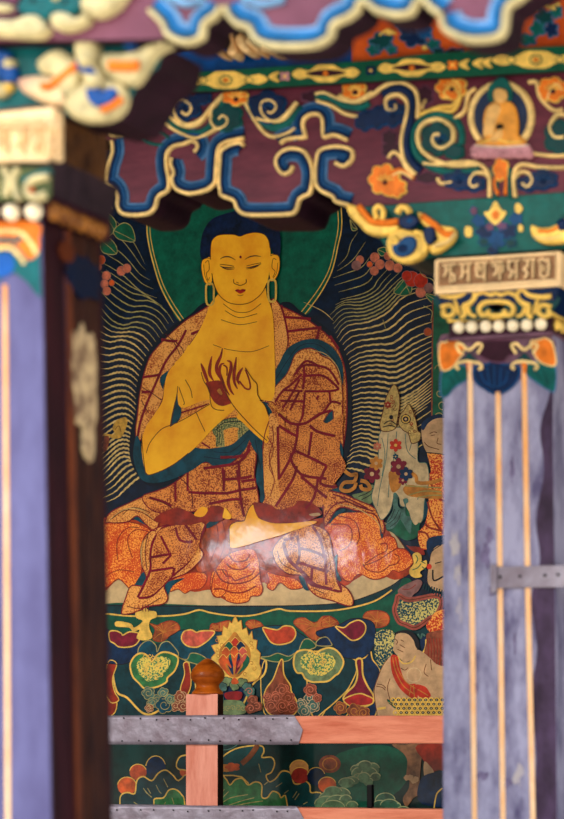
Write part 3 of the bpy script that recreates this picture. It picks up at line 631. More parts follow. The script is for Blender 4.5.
for x,y in ((46,470),(190,430),(205,470),(225,500),(196,510)): lo.fill(puff(210+x/4.7,600+y/4.7,5.4,5,5,.1), BRWN if x > 190 else GRYT, False); lo.stroke(spiral(210+x/4.7,600+y/4.7,4,.8,x,1.2,12), .7, PINK, up=False)
lo.build('jewel_lotus', th)
# gold tassel ornament on the left of the rim
ga = Art(YM, 60); ga.fill(pts('170,60 200,50 215,35 235,50 265,55 270,80 240,95 235,130 250,175 215,190 175,180 190,140 160,150 140,130 80,125 75,105 100,100 150,112 165,130 205,100 175,85','M10'), YEL, n=3)
for x in (205,218,232): ga.stroke(pts('%d,20 %d,55'%(x,x),'M10'), .8, PLUMP, curve=False, up=False)
ga.build('gold_ornament', th)

# ---------------- attendants at the right
def attendant(name, loc): 
    o = link(name, None, mural); o.location = Vector(at(loc[0],loc[1],YM))-Vector(mural.location); return o
at1 = attendant('white_attendant', (400,480))
q = Art(YM, 62)
wb = pts('265,290 255,380 250,440 235,540 222,600 245,660 270,705 310,660 330,585 350,600 360,640 400,650 420,700 450,720 465,690 470,620 485,560 492,500 480,440 440,430 440,350 420,290 350,270','M9')
q.fill(wb, BEIGE); q.stroke(wb, .7, GRYT, closed=True)
for f in ('300,300 290,420 260,560 250,640','340,290 330,400 310,480 300,600','270,320 285,400 270,500','380,300 390,380 430,420','420,310 400,380','350,440 360,500 400,560','440,600 430,680'): q.stroke(pts(f,'M9'), .7, GRYT, up=False)
q.build('robe', at1)
for p in ('325,70 345,90 355,150 350,200 342,240 335,275 300,290 268,285 262,250 275,200 285,150 300,110','395,162 415,190 432,240 440,285 455,300 445,335 410,345 395,300 372,285 350,255 355,215 375,190'):
    q = Art(YM, 68); q.fill(pts(p,'M9'), paint((214,180,104),.35,90)); q.stroke(pts(p,'M9'), .8, INK, closed=True)
    c0 = pts(p,'M9')
    for i in range(9):
        x = sum(a_[0] for a_ in c0)/len(c0)+random.uniform(-5,5); y = sum(a_[1] for a_ in c0)/len(c0)+random.uniform(-14,14); q.stroke(spiral(x,y,2,.5,i*50,1,8), .6, INK if i % 2 else PALM, up=False, curve=False)
    q.build('crown', at1)
q = Art(YM, 74, split=True); q.fill(ell(325+383/4.7,370+232/4.7,5.2,4.8), INKD, False); q.stroke(ell(325+383/4.7,370+232/4.7,3.6,3.4), 1.2, YEL, closed=True, curve=False); q.fill(ell(325+383/4.7,370+232/4.7,1.3,1.3), FLESH, False)
q.stroke(pts('280,255 310,240 340,258','M9'), .9, INKD); q.stroke(pts('275,270 310,262 335,270','M9'), .9, INKD); q.fill(ell(392,417.5,2,2.2), INKD, False)
for x,y,m1,r_ in ((336,355,RED,5.5),(250,360,PINK,3.6),(336,408,TEAL,2.6),(350,455,PLUMP,7.5),(225,490,PLUMP,7.5),(370,520,PLUMP,4),(245,440,OCH,6),(300,165,PALM,3),(385,490,NAVY2,6)):
    q.fill(puff(325+x/4.7,370+y/4.7,r_,r_,6,.2), m1, False); q.fill(ell(325+x/4.7,370+y/4.7,r_*.3,r_*.3,8), YEL if m1 is RED else FLESH, False)
q.build('flower_ornaments', at1)
q = Art(YM, 66, split=True); q.fill(pts('305,480 345,475 365,520 350,560 320,575 305,530','M9'), OCH); q.fill(pts('370,560 400,540 500,560 550,570 550,605 440,600 390,590','M9'), OCH)
for f in ('95,475 125,495 150,490 140,525 95,530 78,560 110,570 140,555 150,530','400,480 430,500 440,530 500,530 550,515','170,520 200,530 215,560 180,560 170,540'): q.stroke(pts(f,'M9'), 3.4, OCH)
for f in ('380,545 460,550 550,555','440,600 500,590 550,590','395,590 470,570 550,575'): q.stroke(pts(f,'M9'), 1.1, paint((170,160,90),.3))
q.build('scarf', at1)
q = Art(YM, 56, split=True); q.fill(pts('290,280 300,240 325,190 380,180 455,170 485,160 490,200 450,250 440,310 390,332 340,310 315,292','M8'), GREENM); q.fill(pts('455,140 480,150 485,200 460,240 440,200','M8'), TEAL)
q.fill(pts('130,120 180,105 220,70 240,90 225,150 190,160','M8'), GRYG)
for f in ('160,125 200,110 230,85','175,140 205,125 225,110'): q.stroke(pts(f,'M8'), .8, INKD, up=False)
q.build('lotus_seat', at1)
q = Art(YM, 72, split=True); q.fill(pts('325,112 345,118 348,170 370,200 330,270 290,275 300,230 322,190','M8'), GRYT); q.fill(pts('370,140 392,135 395,160 382,175 385,215 410,225 405,300 375,260 350,210 378,175','M8'), GRYT)
q.fill(pts('385,160 440,140 460,170 450,230 430,260 410,235 400,200','M8'), BEIGE)
for f in ('350,190 330,230 300,255','360,200 345,240 310,268','330,185 315,225 298,245'): q.stroke(pts(f,'M8'), .6, INKD, up=False)
q.build('lower_garment', at1)
at2 = attendant('red_robed_attendant', (440,500))
q = Art(YM, 60); q.fill(pts('440,300 470,260 485,200 490,130 480,60 490,20 560,0 700,0 700,340 560,350 500,370 455,370','M8'), BRR)
for f in ('485,150 510,230 560,300','440,290 480,300 500,350','475,250 490,270 560,290','500,30 520,120 600,160'): q.stroke(pts(f,'M8'), 1.8, PALM)
q.fill(pts('480,380 500,395 553,370 700,370 700,520 515,520 500,460','M9'), BRR); q.build('robe', at2)
q = Art(YM, 70); fc = pts('455,280 480,240 530,220 560,225 700,225 700,395 500,390 478,385 460,340','M9'); q.fill(fc, FLESH); q.stroke(fc, .8, INKD, closed=True)
for f in ('495,300 515,292 530,296','500,310 520,306','535,320 530,345 550,350','470,340 490,360 540,375'): q.stroke(pts(f,'M9'), .7, INK, up=False)
q.build('face', at2)
q = Art(YM, 72); q.fill(pts('455,260 480,230 520,212 600,214 600,226 530,228 490,250 465,285','M9'), NAVY2); q.build('hair', at2)
at3 = attendant('crowned_attendant', (440,580))
q = Art(YM, 66); q.fill(pts('480,340 530,310 700,310 700,420 560,400 500,420','M8'), NAVY2); q.fill(pts('495,430 505,385 550,352 700,352 700,575 560,572 510,560 485,520','M8'), FLESH)
q.stroke(pts('495,430 505,385 550,352','M8'), .8, INKD); q.stroke(pts('510,470 515,520 560,500','M8'), 1.6, INKD); q.stroke(pts('520,440 550,432','M8'), .9, INKD)
for i in range(9): x = 470+i*12; q.stroke(pts('%d,%d %d,%d'%(x,535+i*4,x-6,560+i*6),'M8'), 1.3, TEALD, curve=False, up=False)
q.fill(ell(325+493/4.7,470+455/4.7,2.6,2.8), RED, False); q.build('head', at3)
q = Art(YM, 74); q.fill(pts('400,470 420,440 415,400 435,388 455,400 460,430 480,425 480,455 450,480 460,500 430,508 405,495','M8'), YEL)
for f in ('415,470 440,460 455,440','430,400 440,420 430,440','455,430 475,440','460,455 478,470'): q.stroke(pts(f,'M8'), .9, GREENM, up=False)
q.build('crown', at3)
q = Art(YM, 62); q.fill(pts('345,570 370,545 400,530 440,515 460,530 440,570 420,585 400,610 370,605','M8'), MAUV); q.stroke(pts('365,560 400,560 430,540','M8'), .7, PALM); q.fill(pts('405,360 430,360 460,370 470,400 420,385 385,355','M8'), PALM); q.build('scarf', at3)
at4 = attendant('kneeling_attendant', (410,670))
q = Art(YM, 68); tb = pts('350,-20 400,0 520,-20 550,0 545,40 520,75 490,90 430,130 380,115 350,100 330,50 340,10','M12'); q.fill(tb, BRT); q.stroke(tb, 4.6, paint((176,84,70),.3,30), closed=True); q.stroke(tb, .8, INK, closed=True); q.fill(pts('480,130 500,90 540,50 700,30 700,160 540,170','M12'), BRR); q.fill(pts('470,260 480,200 500,150 700,150 700,330 500,330','M12'), BRWN)
for x in range(485,560,14): q.stroke(pts('%d,180 %d,240 %d,310'%(x,x+5,x),'M12'), .9, PALM, up=False)
q.build('mantle', at4)
q = Art(YM, 66, split=True); q.fill(pts('240,160 290,140 330,160 320,260 290,300 265,330 240,270','M12'), BRT); q.fill(pts('450,180 480,180 478,230 460,250','M12'), NAVY2); q.stroke(pts('478,185 475,225 460,252','M12'), 1.5, YEL)
q.build('flower_field', at4)
q = Art(YM, 82)
q.fill(pts('330,275 360,285 400,290 430,235 470,250 500,275 548,310 700,330 700,470 310,470 300,420 305,370 318,330','M12'), FLESH)
q.fill(pts('300,275 330,260 335,300 310,370 300,400 295,470 320,500 342,520 345,545 300,548 250,542 245,520 238,470 232,430 245,380 260,350 275,310','M12'), FLESH)
q.fill(pts('330,200 325,235 345,262 380,292 415,275 432,240 440,215 425,175 395,150 355,148 335,170','M12'), FLESH)
for f in ('300,275 275,310 255,360 235,430 250,540','310,370 298,420 320,500','248,395 275,400 290,415','245,405 275,412 288,425','360,320 380,330 395,318','480,300 470,340 490,360','330,180 345,195 340,210','360,188 375,195','355,210 380,225','345,232 372,245','250,510 290,505','500,280 505,330'): q.stroke(pts(f,'M12'), .7, INK, up=False)
q.stroke(pts('250,512 290,506','M12'), 2, YEL); q.stroke(pts('345,262 370,298 410,292 430,262','M12'), 1.2, YEL); q.stroke(ell(415,675,7,7), .6, BEIGE, closed=True); q.build('body', at4)
q = Art(YM, 88); q.fill(pts('330,165 345,148 395,142 430,165 448,200 445,235 430,220 420,190 395,162 360,155','M12'), INKD); q.stroke(pts('440,160 455,180 460,160 475,170','M12'), 1.6, GRYT); q.build('hair', at4)
q = Art(YM, 90); q.fill(pts('315,262 345,265 355,310 375,370 400,395 430,395 440,430 435,470 400,455 360,420 330,370 315,320','M12'), RED); q.fill(pts('430,400 470,405 490,425 500,455 450,460','M12'), RED)
for f in ('322,270 335,330 370,400 420,440','335,268 350,330 385,385 430,415','410,400 400,450','420,400 425,460','440,420 490,450'): q.stroke(pts(f,'M12'), .8, OCH, up=False)
q.build('red_sash', at4)
q = Art(YM, 96); q.fill(pts('320,460 700,460 700,548 350,548','M12'), INKD, False)
for i in range(14):
    for j in range(5):
        x = 394+i*5.5+(j%2)*2.7; y = 700+j*4.2
        if x > 392+j*1.5: q.stroke(ell(x,y,2.4,2.1,8), 1.2, YEL, closed=True, curve=False, up=False); q.fill(ell(x,y,.6,.6,6), WHT, False); q.layer -= 1
q.build('lattice_cloth', at4)
q = Art(YM, 64); q.fill(pts('300,470 340,480 355,520 340,548 300,548 290,500','M12'), GREENM); q.stroke(pts('300,480 335,500 345,540','M12'), .8, LINEG2); q.build('leaf', at4)
q = Art(YM, 64)
q.fill(pts('318,120 380,120 460,120 455,200 448,290 450,350 420,370 390,410 375,400 370,370 395,330 400,290 385,270 390,200 370,160','M15'), paint((150,104,72),.35,30))
for x,y in ((388,276),(405,275),(420,290),(430,283)): q.fill(puff(325+x/4.7,719+y/4.7,3,2.8,5,.1), FLESH, False)
q.fill(pts('440,120 700,120 700,260 540,240 500,260 470,200','M15'), PALM); q.fill(pts('470,200 500,225 515,250 500,275 470,270','M15'), FLESH)
q.fill(pts('450,290 520,250 700,240 700,400 460,400','M15'), NAVY2); q.stroke(pts('555,325 530,350 520,390 515,430','M15'), 1.2, YEL); q.build('leg', at4)
# small gold offering goddess at the left edge
q = Art(YM, 18); q.fill(pts('60,460 80,425 115,410 130,420 125,455 100,505 60,510 45,500 20,500 18,488 70,490','M2'), paint((216,166,66),.3,60)); q.stroke(pts('70,470 90,450 100,480','M2'), .7, INK); q.fill(pts('20,505 45,505 35,560 15,570','M2'), BRWN); q.build('small_bird', mural)

# ---------------- landscape below the throne
ls = link('painted_landscape', None, mural); ls.location = Vector(at(240,780,YM))-Vector(mural.location)
g = Art(YM, 14); g.fill(pts('78,716 520,716 520,905 78,905'), paint((10,52,50),.6,7), False); g.fill(pts('330,760 380,745 410,760 400,790 360,810 330,810'), GREEN); g.build('hillside', ls)
def leafmass(p, k, m, lay, veins=()):
    r = Art(YM, lay); q_ = pts(p,k); r.fill(q_, m, n=4); r.stroke(q_, 1.3, YEL, closed=True)
    for v in veins: r.stroke(pts(v,k), .8, LINEG2, up=False)
    r.build('leaf_mass', ls)
def ball(x, y, rx, ry, m, m2=YEL, lay=18):
    r = Art(YM, lay); r.fill(ell(x,y,rx,ry), m, False); r.stroke(ell(x,y,rx,ry,20,190,350), .8, m2); r.build('painted_fruit', ls)
leafmass('95,410 100,360 130,345 165,350 175,290 205,270 245,290 275,255 310,240 345,265 370,290 420,280 420,600 95,600','M13', TEALD, 24, ['205,325 225,350 245,368','225,325 240,350','265,310 280,340 290,350','300,280 315,310 320,320','160,390 190,410','215,340 225,352'])
leafmass('255,410 260,375 300,370 325,335 355,330 385,355 400,400 400,600 255,600','M13', GREENL, 30, ['310,390 300,410','340,370 350,400'])
leafmass('360,215 375,180 410,170 470,180 470,260 400,240 370,235','M13', TEALD, 22)
ball(100+180/4.7,719+250/4.7,8.5,8,paint((196,80,44),.3,40)); ball(100+128/4.7,719+315/4.7,9.5,9,ORNG); ball(100+263/4.7,719+230/4.7,10,12,NAVY2)
ball(188,772,8,6,ORNG)
leafmass('30,270 75,280 95,310 120,285 155,280 180,310 215,295 245,310 245,365 270,370 295,340 325,350 335,370 360,375 350,600 10,600','M14', GREENL, 30, ['50,400 100,370 180,355','50,380 90,340','45,360 70,330','90,405 150,385 210,370','110,410 180,395 250,385'])
leafmass('235,125 255,150 245,180 290,180 305,210 290,250 265,265 280,295 310,280 340,245 380,255 395,300 420,305 445,290 470,310 475,345 510,345 525,375 510,600 200,600 180,300 40,260 40,200 120,140','M14', paint((12,76,78),.35,12), 20, ['230,210 240,250','340,300 310,320','410,340 390,370','420,350 400,380','440,400 460,390','350,350 370,335','280,290 255,310'])
for x,y,rx,ry,m1 in ((420,235,9.5,9,paint((224,160,90),.2)),(425,265,9,8,paint((190,60,50),.3)),(500,270,9,9,NAVY2),(552,310,9,8,ORNG)): ball(210+x/4.7,719+y/4.7,rx,ry,m1,lay=26)
def cloud(name, L_, m1, m2, lay):
    r = Art(YM, lay)
    for x,y,rx,ry in L_: r.fill(puff(325+x/4.7,719+y/4.7,rx,ry,5,.05), m1, False); r.stroke(ell(325+x/4.7,719+y/4.7,rx,ry,16,180,360), .9, m2)
    r.build(name, ls)
SG = paint((104,140,100),.45,30); SG2 = paint((176,184,130),.3)
cloud('cloud_bush', [(185,240,10,8),(150,240,6,5),(225,235,7,6),(165,260,8,7),(210,260,8,7),(190,220,7,5),(160,275,5,4),(240,272,5,4),(205,295,5,4),(185,275,6,5),(130,290,7,4),(105,300,8,5)], SG, SG2, 32)
cloud('cloud_bush', [(20,375,10,7),(75,360,10,8),(40,345,9,6),(10,400,12,8),(60,400,12,9),(100,380,6,5),(130,410,6,5),(40,420,12,8)], SG, SG2, 32)
cloud('cloud_bush', [(285,385,10,8),(260,410,8,6),(330,412,6,5),(305,405,9,6),(370,425,6,3)], paint((60,110,84),.4), SG2, 32)
r = Art(YM, 28)
for i in range(5): r.stroke(ell(224,722,7+i*4,8+i*5,16,10,170), .9, GRYT)
r.stroke(pts('150,210 185,180 215,140 225,120','M14'), 5, paint((140,78,44),.4)); r.fill(puff(222,768,9,4.5,5,.15), OCH, False); r.fill(puff(233,767,7,4,5,.15), ORNG, False); r.build('painted_waves', ls)
r = Art(YM, 22); r.fill(ell(330,764,11,9), BRWN, False); r.stroke(ell(330,764,7,6), 1, OCH, closed=True); r.build('painted_flower', ls)

# ------------------------------------------------------------------ railing
def proj(v):
    r = Vector(v)-CAM; z = r.dot(FWD); return (282+F*r.dot(RGT)/z, HOR-F*r.z/z)
raw = mat('salmon_painted_wood', (226,138,108), (196,98,70), rough=.5, scale=5, bump=.25, bscale=18, stretch=(1,1,6), lo=.3, hi=.6)
rawv = mat('salmon_painted_post_wood', (224,150,130), (196,112,90), rough=.5, scale=5, bump=.25, bscale=18, stretch=(6,6,1), lo=.3, hi=.6)
varn = mat('amber_varnished_wood', (206,104,24), (110,44,12), rough=.2, scale=6, bump=.1, stretch=(1,1,3))
zinc = mat('galvanised_sheet', (152,146,160), (104,88,98), rough=.42, scale=9, metal=.25, bump=.35, bscale=34, lo=.3, hi=.7)
iron = mat('black_iron', (18,16,18), rough=.4, metal=.6)
px0 = at(185,760,YR).x; px1 = at(217,760,YR).x; zt = at(200,694,YR).z
RD = .085
rail = empty('wooden_railing', ((px0+px1)/2, YR+.06, 0), 'low salmon-painted railing with sheet-metal wrapped rails and amber knob post, in front of the mural', 'railing')
po = box('post', px0, px1, YR+.006, YR+.052, 0, zt, rawv, rail, bevel=.003)
po.data.materials.append(mat('dark_post_side', (40,18,14), rough=.6, scale=8))  # side faces of the post are darker than its front
for p_ in po.data.polygons:
    if abs(p_.normal.x) > .9: p_.material_index = 1
# turned knob
cx, cy = (px0+px1)/2+.003, YR+.045; prof = [(0.0,0),(.050,0),(.049,.006),(.040,.016),(.036,.024),(.037,.032),(.046,.040),(.053,.050),(.054,.064),(.048,.078),(.036,.092),(.022,.103),(.012,.110),(.0,.113)]
vs = []; fs = []; NS = 28
for r_,z_ in prof:
    for i in range(NS): vs.append((cx+r_*math.cos(2*math.pi*i/NS), cy+r_*math.sin(2*math.pi*i/NS), zt+z_))
for k in range(len(prof)-1):
    for i in range(NS): fs.append((k*NS+i, k*NS+(i+1)%NS, (k+1)*NS+(i+1)%NS, (k+1)*NS+i))
meshobj('finial', vs, fs, varn, rail, smooth=True)
xl = at(60,730,YR).x; xr = at(470,730,YR).x
for nm,(ya,yb) in (('top_rail',(716,743.5)),('bottom_rail',(807.5,836))):
    z1 = at(282,ya,YR).z; z0 = at(282,yb,YR).z
    tr_ = box(nm, xl, xr, YR, YR+RD, z0, z1, raw, rail, bevel=.005)
    # sheet metal sleeve with a ragged end, dented
    xe = at(299 if nm == 'top_rail' else 302, ya, YR).x; bm = bmesh.new(); NX = 60; NZ = 8; g_ = []
    for i in range(NX+1):
        row = []
        for j in range(-2,NZ+3):
            tz = min(1,max(0,j/NZ)); z = z0-.0035+(z1-z0+.007)*tz; dy = 0
            if j < 0 or j > NZ: dy = .03*(-j if j < 0 else j-NZ)
            rag = .022*(1-abs(2*tz-1))-.016*tz
            x = xl+(xe+rag-xl)*i/NX
            dent = .0009*math.sin(i*1.3+j*2.1)*math.sin(i*.41+j)+.0003*random.random() if 0 <= j <= NZ else 0
            row.append(bm.verts.new((x, YR-.0035+dy-dent, z)))
        g_.append(row)
    for i in range(NX):
        for j in range(NZ+4): f = bm.faces.new((g_[i][j],g_[i+1][j],g_[i+1][j+1],g_[i][j+1])); f.smooth = True
    me = bpy.data.meshes.new('metal_sleeve'); o0 = worldpos(rail)
    for v in bm.verts: v.co -= o0
    bm.to_mesh(me); bm.free(); me.materials.append(zinc); s_ = link('metal_sleeve', me, rail); s_['label'] = 'dented grey sheet-metal sleeve'
    nl = Art(YR-.006, 0, 0, split=True)
    for i in range(11):
        for yy in (ya+3, yb-3): nl.dome(120+i*17+random.uniform(-4,4), yy+random.uniform(-1,1), .8, .8, .003, iron, 2, 8)
    nl.build('nail', s_)
bx = at(366,800,YR).x; zb = at(366,807.5,YR).z
box('rail_peg', bx-.009, bx+.009, YR+.03, YR+.05, zb-.002, at(366,785,YR).z, iron, rail, bevel=.003)

# ------------------------------------------------------------------ painted wood colours
CRM=enamel((252,218,150)); CRMA=enamel((216,202,156)); YLW=enamel((248,208,112)); NVY=enamel((10,44,92)); BLU=enamel((18,82,136)); LBL=enamel((86,130,176)); TEA=enamel((14,112,106)); TEAA=enamel((8,112,118)); TEAd=enamel((10,80,84))
ORG=enamel((232,128,44)); ORGd=enamel((206,88,30)); PLM=enamel((70,26,48)); PLMl=enamel((132,82,110)); GRN=enamel((16,104,78)); PNK=enamel((206,150,160)); SLT=enamel((48,66,104)); BUFF=enamel((244,212,166),.1); BUFFd=enamel((170,126,88),.3); BONE=enamel((250,236,206),.06); SKIN=enamel((240,190,120)); BLK=enamel((24,16,18)); WHT2=enamel((230,214,200))
lav = mat('worn_lavender_paint', (156,154,182), (84,78,112), rough=.5, scale=6, bump=.9, bscale=14, stretch=(2.6,2.6,1.0), lo=.33, hi=.58)
lavA = mat('lavender_paint', (100,100,144), (72,68,108), rough=.5, scale=5, bump=.3, bscale=14, stretch=(2.4,2.4,.8), lo=.3, hi=.7)
STR = mat('cream_orange_stripe', (250,218,178), (238,164,92), rough=.5, scale=4, lo=.3, hi=.7)
violet_brown = mat('violet_brown_paint', (74,56,84), (44,30,48), rough=.5, scale=9, bump=.5, bscale=22, stretch=(2,2,1))
shaded_brown = mat('shaded_brown_timber', (64,34,24), (30,16,18), rough=.6, scale=12, bump=.4, bscale=24, stretch=(3,3,.6))
dapple = mat('sun_dapple_paint', (196,170,128), (108,82,64), rough=.6, scale=24, bump=.4, bscale=26, lo=.4, hi=.6)  # pale colour that stands in for sunlight on the timber side

def depth_for(pxe, pye, Y, pback):
    X = at(pxe, pye, Y).x; lo, hi = Y, Y+1.5
    for _ in range(40):
        m_ = (lo+hi)/2
        if proj((X, m_, 1))[0] < pback: lo = m_
        else: hi = m_
    return lo-Y

def block(name, pl, pr, pt, pb, Y, depth, m, parent, bevel=.003, out=0):
    pc = (pl+pr)/2; a_ = at(pl,pt,Y); b_ = at(pr,pt,Y)
    return box(name, a_.x, b_.x, Y-out, Y+depth+out, at(pc,pb,Y).z, at(pc,pt,Y).z, m, parent, bevel=bevel)

# ------------------------------------------------------------------ right pillar
pil = empty('carved_pillar', tuple(at(498,600,YB).xy)+(0,), 'lavender-painted wooden pillar with three orange stripes, inscribed cream capital plate and bead row, at the right', 'pillar', None)
DB = at(553,500,YB).x-at(443,500,YB).x
shaft = pts('443,336 553,334 557,819'); 
zt_ = at(498,335,YB).z; fl_ = at(443,336,YB).x; fr_ = at(553,336,YB).x; bl_ = at(442.5,819,YB); br_ = at(557.5,819,YB)
def taper_shaft(name, xl_t, xr_t, xl_b, xr_b, zb_, zt__, Y, dep, m, parent, notch=.0, top=None):
    k = (zb_)/(zt__-zb_); xl0 = xl_b+(xl_b-xl_t)*k; xr0 = xr_b+(xr_b-xr_t)*k
    vs = []
    for z,a_,b_ in ((0,xl0,xr0),(zt__,xl_t,xr_t)):
        n_ = notch; y0 = Y; y1 = Y+dep
        vs += [(a_,y0,z),(b_,y0,z),(b_,y0+n_*.6,z),(b_+n_*.0,y0+n_,z)] if False else []
        if n_: vs += [(a_,y0,z),(b_,y0,z),(b_,y0+n_,z),(b_+n_*.3,y0+n_,z),(b_+n_*.3,y1-n_,z),(b_,y1-n_,z),(b_,y1,z),(a_,y1,z)]
        else: vs += [(a_,y0,z),(b_,y0,z),(b_,y1,z),(a_,y1,z)]
    n_ = len(vs)//2; fs = [tuple(range(n_)), tuple(range(n_,2*n_))]+[(i,(i+1)%n_,n_+(i+1)%n_,n_+i) for i in range(n_)]
    return meshobj(name, vs, fs, m, parent, bevel=.004)
taper_shaft('shaft', fl_, fr_, bl_.x, br_.x, bl_.z, zt_, YB, DB, lav, pil)
YS = YB-.0012
wr = Art(YS, 1)
wr.fill([(553,380),(548,400),(540,430),(544,470),(536,520),(540,560),(531,600),(537,650),(530,700),(536,760),(531,905),(558,905),(557,819),(555,600),(553,450)], violet_brown)  # darker violet-brown strip along the right edge of the shaft
def scar(cx_, cy_, rx, ry, m_):
    rr = [random.uniform(.45,1.25) for _ in range(13)]
    wr.fill([(cx_+rx*q_*math.cos(2*math.pi*i/13), cy_+ry*q_*math.sin(2*math.pi*i/13)) for i,q_ in enumerate(rr)], m_, n=2)
chip = mat('chipped_violet_paint', (122,112,146), (84,72,104), rough=.5, scale=30, bump=.5); och = mat('ochre_tinged_paint', (178,168,164), (158,152,176), rough=.5, scale=20, bump=.4)
for a_ in ((486,556,5,12),(490,535,4,9),(512,470,3,14),(492,590,3,10),(482,775,7,5),(507,783,6,6),(477,688,2,6),(515,640,2,12),(498,500,2,10)): scar(*a_, chip)
for a_ in ((454,545,5,16),(458,575,4,14),(460,610,4,12),(518,775,5,14)): scar(*a_, och)
wr.build('chipped_dark_paint', pil, 'chipped paint and a darker strip')
for (x0,x1),yt in (((470,474.5),362),((498,503),392),((524,533),362)):
    s_ = Art(YS, 6); s_.ridge([(x0,yt),(x0+(x1-x0)*.45,600),(x1,819),(x1+1,900)], 5.2, .004, STR, n=8); s_.build('stripe', pil)
pt_ = Art(YS-.001, 8)
pt_.fill(pts('112,375 300,370 502,372 515,480 516,570 480,560 420,515 345,575 305,582 265,565 205,530 150,572 115,592 108,500','P'), mat('plum_grey_paint',(120,84,104),rough=.5,scale=20,bump=.2), n=3)
def lobe(r, p, k, m, rim, w_=1.3): q_ = pts(p,k); r.fill(q_, m); r.stroke(q_, w_, rim, closed=True)
lobe(pt_, '118,500 165,480 215,490 222,510 200,535 160,560 135,590 112,592 108,540','P', TEA, LBL); lobe(pt_, '398,490 450,468 516,480 516,572 490,568 460,550 420,520','P', TEA, LBL)
lobe(pt_, '225,505 240,480 275,478 300,462 335,478 375,480 392,500 380,540 345,572 306,584 265,565 235,540','P', NVY, BLU, 2.0)
lobe(pt_, '108,405 130,400 140,388 170,398 195,425 170,465 150,490 118,500 104,460','P', ORG, CRM); lobe(pt_, '430,400 460,392 480,385 505,400 517,440 518,482 480,478 450,455','P', ORG, CRM)
lobe(pt_, '230,400 380,395 375,440 350,450 335,470 300,470 270,460 240,440','P', PLM, PLMl)
for f in ('250,500 265,540 300,560','300,480 302,560','350,500 340,540 310,560','275,490 285,550','325,490 320,550'): pt_.stroke(pts(f,'P'), 1.2, BLU, up=False)
for f in ('140,520 160,550','160,505 180,540','440,490 470,540','470,490 495,550'): pt_.stroke(pts(f,'P'), 1.1, TEAd, up=False)
for cx_ in (211,409):
    pt_.fill(pts('%d,425 %d,430 %d,445 %d,468 %d,468 %d,445 %d,430 %d,425 %d,440'%(cx_-42,cx_-20,cx_-8,cx_-30,cx_+30,cx_+8,cx_+20,cx_+42,cx_),'P'), TEAd, n=3)
    pt_.stroke(pts('%d,440 %d,412 %d,405 %d,420 %d,428'%(cx_-30,cx_-46,cx_-30,cx_-12,cx_),'P'), 2.6, CRM); pt_.stroke(pts('%d,440 %d,412 %d,405 %d,420 %d,428'%(cx_+30,cx_+46,cx_+30,cx_+12,cx_),'P'), 2.6, CRM)
    pt_.stroke(pts('%d,496 %d,488 %d,474 %d,468 %d,470 %d,476 %d,490 %d,496'%(cx_-35,cx_-46,cx_-36,cx_-10,cx_+10,cx_+38,cx_+46,cx_+33),'P'), 2.6, CRM); pt_.fill(pts('%d,475 %d,475 %d,510 %d,510'%(cx_-9,cx_+9,cx_+5,cx_-5),'P'), ORG, False)
pt_.build('painted_collar', pil, 'collar painted with orange, teal and blue lobes')
# bead row
block('bead_recess', 449, 551, 318, 336, YB-.012, DB+.02, PLM, pil)
for (x,y) in ((459,327.4),(472,327),(486,326.6),(499,326.2),(513,325.6),(527,325),(541,324.2)):
    r_ = Art(YB-.016, 0, 0); r_.dome(x,y,5.6,5.6,.016,BONE,5,18); r_.build('bead', pil)
sb = Art(YB,0,0)
for j in range(5): 
    c_ = at(541,324,YB); vs = []; cx_, cy_, cz_ = at(551,324,YB-.012).x, YB+.03+j*.05, c_.z
    n_ = 12; vs = [(cx_+.013*math.sin(math.pi/2*k/4), cy_+.014*math.cos(math.pi/2*k/4)*math.cos(2*math.pi*i/n_), cz_+.014*math.cos(math.pi/2*k/4)*math.sin(2*math.pi*i/n_)) for k in range(5) for i in range(n_)]
    fs = [(k*n_+i,k*n_+(i+1)%n_,(k+1)*n_+(i+1)%n_,(k+1)*n_+i) for k in range(4) for i in range(n_)]
    meshobj('bead', vs, fs, YLW, pil, smooth=True)
block('bead_fillet', 447, 553, 315, 319, YB-.02, DB+.03, YLW, pil); block('bead_fillet', 447, 553, 334.5, 337.5, YB-.018, DB+.03, mat('plum_grey_paint',(120,84,104)), pil)
# flared carved band
def flare(name, pl0, pr0, pt0, pl1, pr1, pb1, Y0, Y1, dep, m, parent):
    pc = (pl0+pr0)/2; z1 = at(pc,pt0,Y0).z; z0 = at(pc,pb1,Y1).z
    a_,b_ = at(pl0,pt0,Y0).x, at(pr0,pt0,Y0).x; c_,d_ = at(pl1,pb1,Y1).x, at(pr1,pb1,Y1).x
    vs = [(a_,Y0,z1),(b_,Y0,z1),(b_,YB+dep if Y0 > YA+1 else YA+dep,z1),(a_,YB+dep if Y0 > YA+1 else YA+dep,z1),(c_,Y1,z0),(d_,Y1,z0),(d_,YB+dep if Y0 > YA+1 else YA+dep,z0),(c_,YB+dep if Y0 > YA+1 else YA+dep,z0)]
    return meshobj(name, vs, [(0,1,2,3),(4,5,6,7),(0,1,5,4),(1,2,6,5),(2,3,7,6),(3,0,4,7)], m, parent)
flare('capital_band', 435, 560, 288, 449, 552, 317, YB-.035, YB-.016, DB, NVY, pil)
cb = Art(YB-.024, 0, 0)
